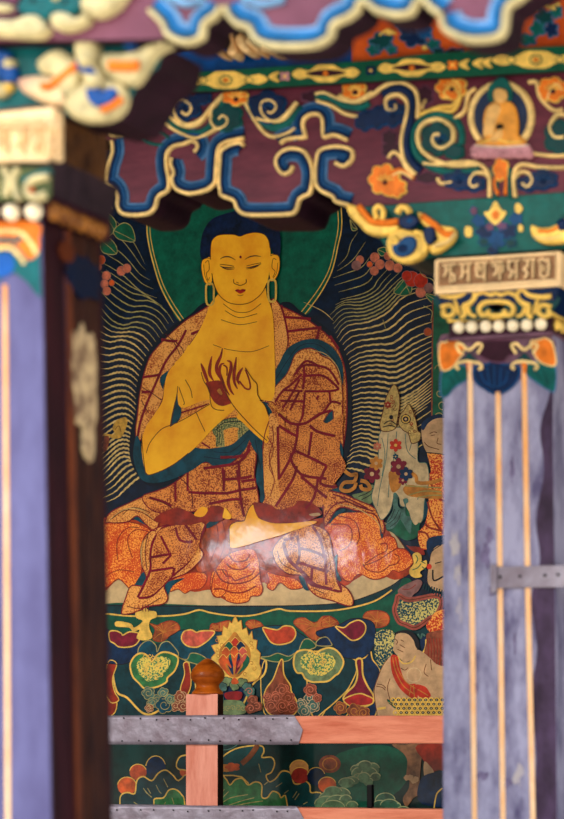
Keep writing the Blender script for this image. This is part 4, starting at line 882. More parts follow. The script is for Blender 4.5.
for side in (-1,1):
    X = lambda u: 308+side*(308-u)*-1 if side == 1 else u
    def mp(s_): return [(410+(616-p_[0] if side == 1 else p_[0])/3.56, 230+p_[1]/3.56) for p_ in [tuple(map(float,a_.split(','))) for a_ in s_.split()]]
    cb.fill(mp('92,232 300,215 300,310 150,318 110,290'), TEAd); 
    cb.ridge(mp('110,235 150,240 190,232 215,215 235,235 215,260 190,270'), 5, .010, YLW); cb.ridge(mp('112,275 145,268 160,290 140,308 118,300 125,285'), 4.5, .010, YLW)
    cb.ridge(mp('225,240 260,225 290,232 308,225'), 4.5, .010, YLW); cb.ridge(mp('308,255 270,258 248,275 252,300 275,302 280,285'), 4.5, .010, YLW); cb.ridge(mp('190,270 195,300 180,312'), 4.5, .009, YLW)
    cb.ridge(mp('205,275 215,300 235,308'), 3.5, .008, YLW); cb.ridge(mp('160,250 170,275 175,300'), 3, .008, YLW)
    cb.fill(mp('280,262 308,258 308,285 285,280'), ORG)
cb.ridge(pts('255,300 300,304 365,300','P'), 4, .009, YLW); cb.build('carved_scrollwork', pil, 'yellow carved scrolls on teal and blue')
# inscribed plate
pl = block('inscription_plate', 434, 560.5, 255, 290, YB-.045, DB+.05, BUFF, pil, bevel=.006)
pl['label'] = 'cream plate with seven raised characters'
ins = Art(YB-.0462, 0, 0)
PL = lambda s_: [(434+126.5*u/100, (258-8*u/100)+34*v/100) for u,v in [tuple(map(float,a_.split(','))) for a_ in s_.split()]]
ins.fill(PL('4,12 96,12 96,86 4,86'), BUFFd, False); ins.layer = 0
ins.ridge(PL('3,9 97,9 97,89 3,89'), 3.2, .006, BUFF, curve=False, closed=True)
gl = {0:['0,5 100,5','25,5 25,45 5,60','25,30 60,30','60,5 60,95','60,50 90,60 85,90'],1:['0,5 100,5','30,5 30,60 10,75','30,45 75,45','75,5 75,95'],2:['0,5 100,5','20,5 20,70 75,70','75,5 75,95','45,20 45,50'],
 3:['0,5 100,5','15,25 45,20 45,60 20,70','70,5 70,95','45,40 70,40','95,20 90,60'],4:['0,5 100,5','25,5 15,40 45,60 20,90','75,5 75,95','45,60 75,60'],5:['0,5 100,5','40,5 40,35 10,50 40,70 15,95','80,5 80,95'],6:['0,20 30,5 60,20','20,30 20,90 60,90','70,5 80,40 70,95','45,40 45,70']}
for i in range(7):
    for st in gl[i]:
        q = [(7+i*12.6+float(a_.split(',')[0])*.105, 20+float(a_.split(',')[1])*.6) for a_ in st.split()]
        q = [(434+126.5*u/100, (258-8*u/100)+34*v/100) for u,v in q]; ins.stroke([(x+.9,y+.6) for x,y in q], 3.0, enamel((96,62,44)), curve=len(q) > 2, up=False); ins.ridge(q, 2.3, .007, BUFF, curve=len(q) > 2)  # offset dark stroke paints a shadow beside each raised character
ins.build('inscription', pl)
# metal strap nailed round the right pillar
sx0 = at(493,577,YB-.004).x; sx1 = at(620,577,YB-.004).x
zs0 = at(530,588,YB).z; zs1 = at(530,566,YB).z
strap = empty('metal_strap', (sx0,YB-.004,zs0), 'dented grey metal strap nailed across the right side of the striped pillar', 'strap')
b_ = boxes('plate', [(sx0,sx1,YB-.008,YB-.002,zs0,zs1),(sx0-.004,sx0+.012,YB-.014,YB-.008,zs0-.01,zs1+.006)], zinc, strap, bevel=.002)
nl = Art(YB-.008,0,0,split=True)
for x in (500,520,545,558): nl.dome(x, 577-(x-500)*.04, 1.6, 1.6, .005, iron, 3, 10)
nl.build('nail', strap)
# dark timber frame beyond the right pillar
xf = at(566,500,-.9).x
struct(box('trim_2', xf, xf+.16, -.98, -.80, 0, zc, mat('violet_brown_frame_paint',(84,66,96),(58,40,60),rough=.5,scale=8,bump=.3), bevel=.006))
struct(box('wall_right', at(556,500,-.25).x, at(556,500,-.25).x+1.6, -.32, -.22, 0, zc, dark))

# ------------------------------------------------------------------ beams above the right pillar
def band(art, p, w_=(3.4,3.2,4.4,2.6), h_=.012, cols=None, side=1, curve=True, k=1.0, n=4):
    o = 0
    for i,(ww,mm) in enumerate(zip(w_, cols or (CRM,NVY,BLU,LBL))):
        art.ridge(p, ww*k*1.15, h_*(1 if i == 0 else .72 if i < 3 else .4), mm, curve=curve, off=side*(o+ww/2)*k, n=n); o += ww*.95
LOW = pts('100,92 100,135 111,142 112,152 108,165 106,180 107,185 113,189 117,196 117,207 122,215 135,217 150,215 157,208 160,198 168,193 172,188 173,187 178,192 190,195.5 207,192 216,185 218,190 220,197 233,202 236,209 242,215 255,217 290,216 298,211 302,200 311,195 314.5,187 320,192 332,198 335,203 350,207.5')
LOWs = LOW[:2]+spline(LOW[2:16],4)+spline(LOW[16:21],4)+spline(LOW[21:36],4)+spline(LOW[36:],4)
beam = empty('carved_beam', tuple(at(330,150,YB)), 'plum beam with cloud-shaped lower edge, cream and blue scrolls and a small seated figure medallion', 'beam')
board('beam_body', LOWs+[(640,186),(640,66),(563,71),(423,79),(198,92)], YB, .2, plum, beam, curve=False, mside=soffit)
oc = Art(YB, 0, 0)
for s_ in ('111,142 112,152 108,165 106,180 107,185 113,189 117,196 117,207 122,215 135,217 150,215 157,208 160,198 168,193 171,187 171,178 169,168 169,155 175,148 184,146 193,143 197,147 194,151',
 '171,158 170,165 173,173 171,179 173,187 178,192 190,195.5 207,192 216,185 218,177 220,152 225,145 235,142 245,140',
 '246,146 243,142 236,142 226,146 220,152 219,165 218,182 219,190 221,197 233,202 236,209 242,215 255,217 290,216 298,211 302,200 311,195 314,185 315,172 312,160 305,150 292,147 281,151 275,160 277,170 284,176 292,173 295,167',
 '335,165 345,168 354,160 353,149 338,145 322,148 316,157 314.5,182 320,192 332,198 335,203 350,207.5',
 '282,145 288,141 306,139 307,135 305,125 307,119 314,116 321,119 322,135 325,139 335,137 347,142'):
    o_ = Art(YB, 0, 0); band(o_, pts(s_)); o_.build('cloud_moulding', beam)
# vines and flowers in relief
def vine(s_, k, w_=4, m=CRM, h_=.012, parent=beam, Y=YB, nm='scroll'):
    r = Art(Y,0,0); q_ = [s_] if isinstance(s_,str) else s_
    for z in q_: r.ridge(pts(z,k), w_, h_, m)
    return r
def scallop(name, specs, m, rim, Y=YB, parent=beam, h_=.009, rot=.0, n=6, b=.13):
    r = Art(Y,0,0)
    for x,y,rx,ry in specs: r.slab(puff(x,y,rx,ry,n,b,rot,7), h_, m, curve=False); r.ridge(puff(x,y,rx,ry,n,b,rot,7), 2.0, h_*.9, rim, curve=False, closed=True)
    return r.build(name, parent)
def multi(name, lst, Y=YB, parent=beam, label=None):
    r = Art(Y,0,0)
    for s_,k,w_,m,h_ in lst: r.ridge(pts(s_,k), w_, h_, m)
    return r.build(name, parent, label)
scallop('relief_leaf', [(184,107,17,13),(204,98,7,6)], NVY, BLU); scallop('relief_leaf', [(228,118,14,13)], TEAd, TEA); scallop('relief_leaf', [(268,108,18,15)], NVY, BLU)
scallop('relief_leaf', [(365,121,9,9),(378,118,10,10),(393,114,12,12)], NVY, BLU); scallop('relief_leaf', [(438,139,15,15),(455,152,9,7)], TEAd, TEA)
scallop('relief_flower', [(236,98,12,7)], ORG, YLW); scallop('relief_flower', [(355,91,11,9)], ORG, YLW); scallop('relief_flower', [(452,88,14,11)], ORG, YLW, n=7); scallop('relief_flower', [(385,180,14,14),(396,188,10,9)], ORG, YLW, n=7)
scallop('relief_flower', [(553,90,14,11)], ORG, YLW, n=7); scallop('relief_leaf', [(560,138,14,16)], TEAd, TEA)
for q_ in ([(392,150,9,8),(390,138,7,7)],[(425,96,8,9)],[(428,178,12,5)],[(312,97,10,5)]): scallop('relief_leaf', q_, PLM, PLMl, h_=.004)
scallop('relief_leaf', [(459,180,14,9),(474,184,11,7)], NVY, BLU); scallop('relief_leaf', [(543,180,14,9),(529,184,11,7)], NVY, BLU)
multi('vine_scroll', [('150,262 200,265 240,250 280,280 250,300 190,290 150,262','C3',3,TEA,.008),('40,262 80,268 110,258','C3',3.5,CRM,.01)])
multi('vine_scroll', [('255,160 285,215 340,250 400,250 450,215 500,125 530,105','C3',7,TEA,.008),('262,150 290,195 340,225 400,215 440,160 495,100','C3',4,CRM,.012),('440,165 400,205 350,220 310,190 305,150 330,125 362,138 370,162 352,182 332,170','C3',4,CRM,.013),('255,205 300,240 370,272 410,268 470,235','C3',3.5,CRM,.012)])
multi('vine_scroll', [('0,120 15,150 30,190 20,230 -10,240 -30,225','C4',5,TEA,.008),('-10,115 -45,150 -55,200 -30,235 5,225 15,200 -5,185 -20,200','C4',3.6,CRM,.012)])
multi('vine_scroll', [('90,140 130,190 190,230 250,215 310,150','C4',8,TEA,.007),('85,135 130,215 180,265 240,260 285,235','C4',3.6,CRM,.012),('130,195 180,208 230,195 285,135','C4',3.6,CRM,.012),('290,130 240,195 185,205 150,170 155,130 190,125 210,150 190,175 170,160','C4',3.6,CRM,.013)])
multi('vine_scroll', [('365,108 420,110 470,140 540,150 580,130','C4',7,TEA,.008),('365,98 400,92 440,110 490,125 540,120 590,90','C4',3.6,CRM,.012),('370,125 430,145 480,175 535,188','C4',3.6,CRM,.012)])
multi('vine_scroll', [('170,100 220,75 270,85 290,130 285,190 268,260 268,320 290,370 325,405','C5',8,NVY,.009),('0,105 60,130 130,100 190,60 250,52 300,80 315,130 312,195','C5',4,CRM,.013),('215,165 190,155 190,115 235,100 270,130 270,180 255,240 248,300 262,370 305,420','C5',4,CRM,.013),('190,140 200,165 228,158 225,140','C5',3.6,CRM,.012)])
multi('vine_scroll', [('560,400 470,410 380,395 310,340 295,270 320,210 390,178 460,200 488,250 485,300','C5',7,TEA,.009),('560,378 450,382 370,355 322,310 315,250 345,210 405,200 452,235 450,290 405,315 375,290 382,262 405,262','C5',4.4,CRM,.014)])
multi('vine_scroll', [('320,180 400,150 450,145 480,110 465,80 430,80 420,100 440,115','C5',3.6,YLW,.012),('460,195 500,165 515,100 545,75','C5',3.6,CRM,.012),('325,160 345,120','C5',3,CRM,.01),('300,435 240,400 160,440','C5',4,ORG,.011),('195,355 215,330 245,350 270,400 300,425','C5',3.6,CRM,.012),('215,425 250,410 295,435','C5',3.2,CRM,.012),('40,85 60,70 85,85 75,105 50,100','C5',3,YLW,.011)])
multi('vine_scroll', [('5,455 60,460 150,450 220,455 265,500 268,590','C6',3.8,CRM,.013),('275,470 295,540 290,590','C6',3.5,TEA,.008),('60,515 75,535 120,530','C6',3.4,CRM,.011),('270,520 250,495 210,495 190,530 205,550 225,540','C6',3.6,CRM,.012),('305,470 290,530 300,580','C6',3.6,ORG,.01),('325,470 335,530 330,580','C6',3.6,ORG,.01)])
multi('vine_scroll', [('620,450 570,470 470,470 395,460 365,500 370,590','C6',3.8,CRM,.013),('350,475 345,530 350,590','C6',3.5,TEA,.008),('365,520 390,490 425,495 440,525 420,550 400,535','C6',3.6,CRM,.012),('425,130 455,130 470,190 520,240 560,240','C6',3.6,CRM,.012),('440,415 520,425 600,420','C6',3.4,CRM,.012),('600,270 540,260 510,310 530,350 570,350','C6',4,CRM,.013)])
multi('vine_scroll', [('500,200 520,150 545,140 560,165','C6',3,CRM,.011),('10,250 60,240 120,245 150,190 150,140 120,120','C6',3.6,YLW,.012)])
scallop('relief_flower', [(501.5,170,7,10)], ORG, YLW, n=5)
for x,y,q_ in ((236,98,1),(355,91,1),(452,88,1),(385,181,1),(553,90,1),(184,107,0),(268,108,0),(393,114,0),(440,140,0),(459,180,0),(543,180,0)):
    rb = Art(YB-.009,0,0)
    for k in range(5):
        t = math.radians(200+k*35); rb.ridge([(x+2.5*math.cos(t),y+1+2*math.sin(t)),(x+6*math.cos(t),y+5*math.sin(t)),(x+9.5*math.cos(t+.15),y+7.5*math.sin(t+.15))], 1.5, .004, YLW if q_ else BLU, taper=True)
    rb.dome(x, y+1.5, 2.6, 2.2, .006, PLM if q_ else NVY); rb.build('flower_ribs' if q_ else 'leaf_ribs', beam)
# small seated figure medallion
md = link('medallion', None, beam); md.location = at(501.5,115,YB)-worldpos(beam); md['label'] = 'oval halo medallion with a small seated figure on a pink lotus'
r = Art(YB,0,0); r.slab(ell(501.7,117,31,34,32), .006, SLT, curve=False); r.ridge(ell(501.7,117,30,33,32), 6.5, .014, CRM, curve=False, closed=True); r.build('halo_ring', md)
r = Art(YB-.006,0,0); r.slab(pts('200,390 230,375 400,375 435,390 440,415 425,432 215,432 195,410','C6'), .012, PNK)
for i in range(7): r.dome(423+(215+i*35)/4, 50+420/4, 5, 4, .018, PNK, 3, 12)
r.ridge(pts('215,385 315,392 425,385','C6'), 3, .016, WHT2); r.build('lotus_base', md)
r = Art(YB-.008,0,0)
r.slab(pts('270,220 300,205 335,205 370,225 385,290 385,340 410,360 405,385 320,392 225,388 225,365 260,350 245,300 250,250','C6'), .012, enamel((232,160,70))); r.slab(pts('262,235 300,215 320,240 300,290 290,340 262,350 245,350 250,290','C6'), .015, SKIN); r.slab(pts('300,325 322,315 325,350 300,372 270,365','C6'), .015, SKIN)
r.dome(423+313/4, 50+312/4, 5, 4, .02, BLK, 3, 12); r.ridge(pts('230,378 290,360 340,372 400,372','C6'), 3, .016, YLW); r.build('seated_body', md)
r = Art(YB-.010,0,0); r.slab(pts('275,210 262,190 265,150 290,125 305,112 330,112 345,130 358,160 355,195 340,212','C6'), .008, TEA); r.build('hair', md)
r = Art(YB-.014,0,0); r.slab(pts('288,165 310,155 335,165 340,190 325,212 300,214 286,195','C6'), .012, SKIN); r.build('face', md)

# ornamented green board above it
gb = empty('ornamented_green_board', tuple(at(380,70,YB-.03)), 'green board painted with yellow lozenge medallions, above the plum cloud beam', 'board')
board('board', pts('60,84 200,72 379,60 423,54 560,46 650,40 650,60 563,71 423,79 379,81 198,92 60,101'), YB-.03, .018, GRN, gb, curve=False, mside=soffit)
ga_ = Art(YB-.0305,0,.0004)
def gy(x): return 82-(x-200)*.0655+ (0 if x > 0 else 0)
def med(xc, hw, filled):
    yc = gy(xc)
    ga_.fill([(xc-hw,yc+.5),(xc-hw*.8,yc-5),(xc-hw*.5,yc-3),(xc-hw*.25,yc-8.5),(xc,yc-9),(xc+hw*.25,yc-8.5),(xc+hw*.5,yc-4),(xc+hw*.8,yc-6),(xc+hw,yc-1),(xc+hw*.8,yc+4),(xc+hw*.5,yc+3),(xc+hw*.25,yc+8),(xc,yc+8.5),(xc-hw*.25,yc+8),(xc-hw*.5,yc+4),(xc-hw*.8,yc+5.5)], YLW)
    if filled: ga_.fill([(xc-hw*.6,yc),(xc,yc-4),(xc+hw*.6,yc-1),(xc,yc+3)], PLM); ga_.fill([(xc-3,yc),(xc,yc-3),(xc+3,yc),(xc,yc+3)], ORG); ga_.layer = 2
    else:
        for dx in (-.55,.55): ga_.stroke(ell(xc+dx*hw,yc,4,3.2,10), .9, GRN, closed=True, up=False)
        ga_.stroke(ell(xc,yc,6,4.6,12), 1.1, GRN, closed=True); ga_.fill(ell(xc,yc,2.6,2.2,8), ORG); ga_.layer = 2
ga_.layer = 1
med(226,42,False); med(326,34,True); med(412,34,True); med(536,44,False); med(110,44,False)
for x in (285,371,453): ga_.fill(puff(x,gy(x),5,4.4,4,.25), PNK if x == 285 else NVY if x == 371 else ORG, False); ga_.fill(ell(x,gy(x),1.8,1.6,8), YLW, False)
for x in (274,464,478,487): ga_.fill([(x-5,gy(x)),(x,gy(x)-4),(x+6,gy(x)-5),(x+3,gy(x)),(x+6,gy(x)+5),(x,gy(x)+4)], YLW)
ga_.build('painted_medallions', gb)
# blue and orange frieze
fz = empty('floral_frieze_board', tuple(at(400,30,YB+.02)), 'orange and blue frieze board with teal leaf sprays, behind the near cloud beam', 'board')
board('board', pts('352,-30 650,-55 650,42 560,47 423,55 352,62'), YB, .2, mat('orange_board_paint',(214,92,28),(170,62,20),rough=.5,scale=10,bump=.2), fz, curve=False, mside=soffit)
o_ = board('board', pts('60,62 210,50 352,46 352,63 200,74 60,86'), YB+.002, .2, enamel((14,84,160)), fz, curve=False, mside=soffit); o_['label'] = 'plain blue length of the board'
lf = Art(YB-.001,0,0)
for x,y,rx,ry,m_ in ((382,42,11,8,TEAd),(374,50,6,5,TEA),(392,50,5,4,TEA),(414,38,12,8,NVY),(406,30,6,6,NVY),(425,33,7,6,BLU),(434,45,6,5,TEA),(438,51,5,3,TEAd),(402,26,6,4,NVY),(545,18,8,7,TEAd),(538,29,7,7,TEA),(552,30,6,7,NVY),(557,12,5,6,TEA),(528,40,8,5,TEA),(490,50,10,4,PLM),(455,52,8,3,PLM)):
    lf.slab(puff(x,y,rx,ry,5,.22), .005, m_, curve=False); lf.ridge(puff(x,y,rx,ry,5,.22), 1.3, .006, LBL, curve=False, closed=True)
lf.dome(390,33,4,3,.012,YLW); lf.ridge(pts('380,36 388,30 396,34'), 2.5, .008, YLW); lf.ridge(pts('536,12 545,6 556,10'), 3, .009, YLW); lf.ridge(pts('540,2 550,8 560,4'), 3, .009, YLW); lf.dome(425,48,3,2.4,.01,YLW); lf.build('painted_leaves', fz)
# gilded leaf cornice seen between the beams
lc = empty('carved_leaf_cornice', tuple(at(250,45,YB-.06)), 'row of pale gilded carved leaves under the near cloud beam', 'carving')
gilt = mat('pale_gilding', (240,206,150), (196,140,84), rough=.3, scale=14, metal=.35)
for s_ in ('218,53 224,50 226,57 219,56','229,54 233,44 234,34 238,46 238,55 234,58','237,40 243,34 250,44 255,53 248,55 240,48','248,42 254,44 263,50 263,55 256,52','262,50 272,52 282,56 274,56'):
    r = Art(YB-.06,0,0); r.slab(pts(s_), .02, gilt, back=.04, rnd=.4); r.build('leaf', lc)

# teal bracket on the right pillar
bk = empty('carved_bracket', tuple(at(480,230,YB)), 'teal bracket with carved yellow and blue cloud end on the inscribed pillar', 'bracket')
board('bracket_body', pts('350,206 356,222 366,232 380,238 388,250 396,259 410,262 424,260 432,257 640,243 640,186 560,191 423,202'), YB+.004, DB*.8, TEA, bk, curve=False, mside=enamel((10,70,72)))  # side faces in a darker teal, underside shade put into the colour
r = Art(YB-.0,0,0)
r.slab(pts('35,545 75,550 100,590 140,620 200,625 240,625 240,650 180,668 120,660 80,620 50,590','C5'), .02, YLW); r.slab(pts('195,690 215,655 260,640 300,650 335,670 355,700 350,735 320,765 270,778 225,765 200,735','C5'), .02, YLW)
r.slab(pts('320,572 360,590 410,625 460,635 470,665 450,700 400,735 370,735 365,700 400,680 360,640 330,610','C5'), .02, YLW)
r.build('cloud_scroll', bk, 'yellow carved cloud scroll')
r = Art(YB-.02,0,0)
r.ridge(pts('75,545 100,575 130,605 180,612 235,605','C5'), 6, .01, ORG); r.ridge(pts('330,585 380,620 420,655 455,655','C5'), 6, .01, ORG)
r.slab(pts('240,600 270,580 305,585 320,605 300,630 270,640 245,625','C5'), .012, NVY); r.slab(pts('215,700 240,690 265,670 300,670 310,700 290,735 250,750 220,735','C5'), .012, BLU); r.slab(pts('340,640 375,630 385,665 370,700 345,690','C5'), .012, NVY)
r.dome(340+285/4,70+605/4,5,4,.016,BLU); r.dome(340+258/4,70+718/4,7,5,.018,NVY); r.ridge(pts('230,575 245,550 270,555 280,575','C5'), 6, .014, YLW); r.ridge(pts('150,600 140,565 155,545 175,565 170,600','C5'), 5, .012, YLW); r.ridge(pts('300,650 330,660 345,700 335,740','C5'), 5, .012, YLW); r.ridge(pts('380,705 430,690 465,655','C5'), 3.5, .014, CRM)
r.ridge(pts('220,670 235,690 225,700 210,690','C5'), 5, .014, YLW); r.build('scroll_colouring', bk, 'blue and orange hollows of the scroll')
r = Art(YB-.0,0,0)
r.slab(pts('440,705 475,715 520,712 560,690 640,640 640,760 580,775 500,780 460,765 440,740','C6'), .02, YLW); r.ridge(pts('470,730 520,730 570,700 620,660','C6'), 6, .024, ORG); r.slab(pts('545,690 580,680 590,720 555,730','C6'), .026, NVY); r.ridge(pts('455,755 520,760 580,745','C6'), 3.5, .024, CRM); r.build('cloud_scroll', bk, 'yellow carved cloud scroll')
r = Art(YB+.003,0,.0004)
for x,y,rx,ry,m_ in ((485,232,8,7,NVY),(508,231,8,7,NVY),(479,221,6,5,BLU),(516,219,6,5,BLU),(497,240,7,8,BLU),(484,242,5,4,TEAd),(511,243,5,4,TEAd),(493,250,5,4,NVY),(502,226,5,4,PLMl),(490,227,4,4,PLMl),(474,211,3.4,4,PLMl)):
    r.fill(puff(x,y,rx,ry,5,.22), m_, False); r.stroke(puff(x,y,rx,ry,5,.22), .8, BLU, closed=True, curve=False, up=False); r.layer = 3
r.layer = 4; r.fill(pts('245,650 265,645 290,605 315,640 335,650 315,680 290,700 265,680','C6'), YLW); r.fill(pts('275,660 292,640 308,660 292,680','C6'), ORG)
for s_ in ('170,710 195,710 195,745 172,745','370,620 385,615 400,635 385,655 370,645','385,700 400,705 400,725 385,725'): r.fill(pts(s_,'C6'), YLW)
r.build('painted_flower', bk, 'blue flower spray with a yellow lotus')

# ------------------------------------------------------------------ near left pillar
pa = empty('carved_pillar', tuple(at(-30,600,YA).xy)+(0,), 'blurred near pillar with lavender front and dark timber side, at the left edge', 'pillar', None)
WL = 148
DA = depth_for(41,300,YA,101)
xa_t = (at(41-WL,290,YA).x, at(41,290,YA).x); b0 = at(-107-10,819,YA); b1 = at(51,819,YA)
taper_shaft('shaft', xa_t[0], xa_t[1], b0.x, b1.x, b1.z, at(20,222,YA).z, YA, DA, lavA, pa)
# vertical fluted timber boards on the shaft's side, its shade put into their colour
XR = at(41,300,YA).x; XB_ = b1.x; zb_ = b1.z; ztp = at(20,222,YA).z
def side_board(name, y0, y1, out, m, z0=None, z1=None, lab=None):
    z0 = 0 if z0 is None else z0; z1 = ztp if z1 is None else z1
    X = lambda z: XR+(XB_-XR)*(at(20,290,YA).z-z)/(at(20,290,YA).z-zb_)
    vs = [(X(z)-.01,y,z) for z in (z0,z1) for y in (y0,y1)]+[(X(z)+out,y,z) for z in (z0,z1) for y in (y0,y1)]
    vs = [vs[0],vs[1],vs[5],vs[4],vs[2],vs[3],vs[7],vs[6]]
    o = meshobj(name, vs, [(0,1,2,3),(4,5,6,7),(0,1,5,4),(1,2,6,5),(2,3,7,6),(3,0,4,7)], m, pa, bevel=.003)
    if lab: o['label'] = lab
dmar = mat('shaded_maroon_timber', (48,16,24), (30,10,18), rough=.6, scale=10, bump=.3, stretch=(2,2,.5))
side_board('side_board', YA+.004, YA+DA*.36, .004, dmar); side_board('side_board', YA+DA*.37, YA+DA*.43, .012, mat('brown_timber_bead',(110,54,28),(64,30,22),rough=.5,scale=8,stretch=(2,2,.5)))
side_board('side_board', YA+DA*.44, YA+DA*.93, .006, shaded_brown); side_board('side_board', YA+DA*.60, YA+DA*.66, .012, shaded_brown); side_board('side_board', YA+DA*.94, YA+DA, .004, dmar)
def side_patch(name, yc, zc_, ry, rz, out, m, seed, lab=None):
    rnd = random.Random(seed); N = 26; ring = []
    for i in range(N):
        t = 2*math.pi*i/N; k = rnd.uniform(.82,1.1); c_, s_ = math.cos(t), math.sin(t); q = (abs(c_)**3.2+abs(s_)**3.2)**(-1/3.2)
        ring.append((yc+ry*k*c_*q, zc_+rz*k*s_*q))
    X = lambda z: XR+(XB_-XR)*(at(20,290,YA).z-z)/(at(20,290,YA).z-zb_)
    vs = [(X(z)+out-.006,y,z) for y,z in ring]+[(X(z)+out,y,z) for y,z in ring]
    o = meshobj(name, vs, [tuple(range(N)), tuple(range(N,2*N))]+[(i,(i+1)%N,N+(i+1)%N,N+i) for i in range(N)], m, pa)
    if lab: o['label'] = lab
side_patch('sun_dapple_patch', YA+DA*.60, at(70,365,YA).z, DA*.21, at(70,312,YA).z-at(70,365,YA).z, .0145, dapple, 3, 'pale sun dapple painted on the dark side')  # sun dapple painted as a pale raised patch
side_patch('sun_dapple_patch', YA+DA*.64, at(70,432,YA).z, DA*.10, at(70,412,YA).z-at(70,432,YA).z, .0145, dapple, 5, 'small pale painted sun dapple')
side_patch('painted_side_collar', YA+DA*.62, at(70,262,YA).z, DA*.30, at(70,240,YA).z-at(70,262,YA).z, .0135, enamel((14,36,70)), 8, 'dark blue painted collar on the side')
side_patch('painted_side_collar', YA+DA*.34, at(70,242,YA).z, DA*.12, at(70,232,YA).z-at(70,242,YA).z, .0140, enamel((110,52,30)), 9, 'dull orange lobe on the side collar')
sa = Art(YA-.001,1,.0004); sa.ridge([(5,285),(7,600),(8,819),(8,920)], 5.5, .004, STR); sa.ridge([(-40,285),(-38,600),(-38,920)], 5.5, .004, STR); sa.build('stripe', pa)
r = Art(YA-.0012,1,.0004)
r.fill(pts('-424,488 158,488 160,640 165,790 145,775 110,730 60,690 20,705 0,720 -424,720','C2'), TEAA, False); r.fill(pts('-60,490 150,490 158,560 155,610 120,640 90,610 60,580 20,590 -60,590','C2'), ORG)
r.fill(pts('0,615 40,610 60,660 40,700 0,710 -60,700 -60,620','C2'), enamel((20,96,180))); r.stroke(pts('-20,560 30,562 75,562 90,540','C2'), 5, TEAA); r.stroke(pts('-20,598 40,592 80,625 100,655','C2'), 4, CRM); r.stroke(pts('-20,528 40,525 90,535 130,580 150,620','C2'), 4, CRM)
r.build('painted_collar', pa, 'collar painted orange, teal and blue')
block('bead_recess', -112, 45.5, 199, 223, YA-.014, DA+.03, PLM, pa)
for i,x in enumerate((34.5,12.5,-9.5,-31.5,-53.5,-75)):
    r = Art(YA-.02,0,0); r.dome(x, 212+(.3*i), 8.6, 8.6, .022, BONE, 5, 18); r.build('bead', pa)
gold_bead = mat('gilded_bead', (150,96,40), (90,50,24), rough=.35, scale=20)
XBd = at(45.5,211,YA-.014).x
for j in range(6):
    cy_ = YA+.015+j*(DA/6.6); cz_ = at(45,211,YA).z; n_ = 12
    vs = [(XBd+.02*math.sin(math.pi/2*k/4), cy_+.019*math.cos(math.pi/2*k/4)*math.cos(2*math.pi*i/n_), cz_+.019*math.cos(math.pi/2*k/4)*math.sin(2*math.pi*i/n_)) for k in range(5) for i in range(n_)]
    meshobj('bead', vs, [(k*n_+i,k*n_+(i+1)%n_,(k+1)*n_+(i+1)%n_,(k+1)*n_+i) for k in range(4) for i in range(n_)], gold_bead, pa, smooth=True)
flare('capital_band', -120, 50, 164, -112, 46, 200, YA-.04, YA-.02, DA, mat('dark_side_paint',(52,38,48),(28,20,30),scale=14), pa)
r = Art(YA-.042,0,0)
r.slab(pts('-400,268 208,268 206,380 190,405 -400,405','C2'), .004, enamel((96,110,66)), curve=False)
r.ridge(pts('20,275 40,320 30,390','C2'), 8, .016, CRMA); r.ridge(pts('80,275 60,320 70,380 90,400','C2'), 7, .016, CRMA); r.ridge(pts('205,310 160,315 125,335 115,370 150,395 190,380','C2'), 9, .018, CRMA); r.ridge(pts('-30,290 -10,340 -30,395','C2'), 8, .016, CRMA); r.slab(pts('95,320 130,300 190,278 208,280 205,300 150,315 115,340','C2'), .014, TEAA); r.dome(33,192,4,4,.016,ORGd); r.build('carved_scrollwork', pa, 'cream carved scrolls')
pl2 = block('inscription_plate', -122, 52.5, 115, 165.5, YA-.055, .05, BUFF, pa, bevel=.006)
zz = block('plate_body', -120, 52, 112, 166, YA-.003, DA*.93, mat('carved_brown_side',(104,68,38),(46,26,20),rough=.5,scale=18,bump=.8,bscale=50), pa, bevel=.004)
r = Art(YA-.057,0,0); r.ridge(pts('-400,80 195,80 195,240 -400,240','C2'), 4, .008, BUFF, curve=False, closed=True)
for i,x in enumerate(range(-420,200,68)):
    for st in gl[(i+3)%7]:
        q = [(( x+float(a_.split(',')[0])*.55)/4, 100+(102+float(a_.split(',')[1])*1.15)/4) for a_ in st.split()]
        r.stroke([(a_+1,b_+.8) for a_,b_ in q], 3, enamel((196,150,104)), curve=False, up=False); r.ridge(q, 3, .009, BUFF, curve=False)  # darker offset stroke is the painted shadow of the character
r.build('inscription', pl2)

# ------------------------------------------------------------------ near bracket and near cloud beam
bka = empty('carved_bracket', tuple(at(60,90,YA)), 'blurred teal bracket with carved cream, orange and blue cloud end above the left pillar', 'bracket')
board('bracket_body', pts('-200,114 -200,43.5 163,43.5 162,55 158,68 140,82 131,98 118,118 98,122 60,114 52,113'), YA, .18, TEAA, bka, curve=False, mside=soffit)
r = Art(YA-.0,0,0)
r.slab(pts('420,245 450,225 500,225 564,215 620,185 680,180 700,185 690,200 640,230 560,345 480,335 440,300','C1'), .03, CRMA)
r.build('cloud_scroll', bka, 'large cream upper lobe')
r = Art(YA-.0,0,0)
r.slab(pts('270,400 300,370 330,360 370,330 440,330 500,345 520,390 510,440 470,480 400,497 330,490 285,450','C1'), .03, CRMA); r.slab(pts('95,330 150,315 230,320 300,320 320,380 280,430 220,430 150,400 105,370','C1'), .03, mat('dusty_cream_paint',(220,196,150),(180,140,120),scale=10))
r.slab(pts('180,290 175,260 215,225 260,210 300,235 330,260 340,330 300,420 270,390 240,320 200,310','C1'), .034, CRMA); r.slab(pts('325,220 330,175 370,158 405,175 412,220 410,270 440,330 400,350 360,330 340,280','C1'), .036, CRMA)
r.build('cloud_scroll', bka, 'cream lower scrolls')
r = Art(YA-.034,0,0)
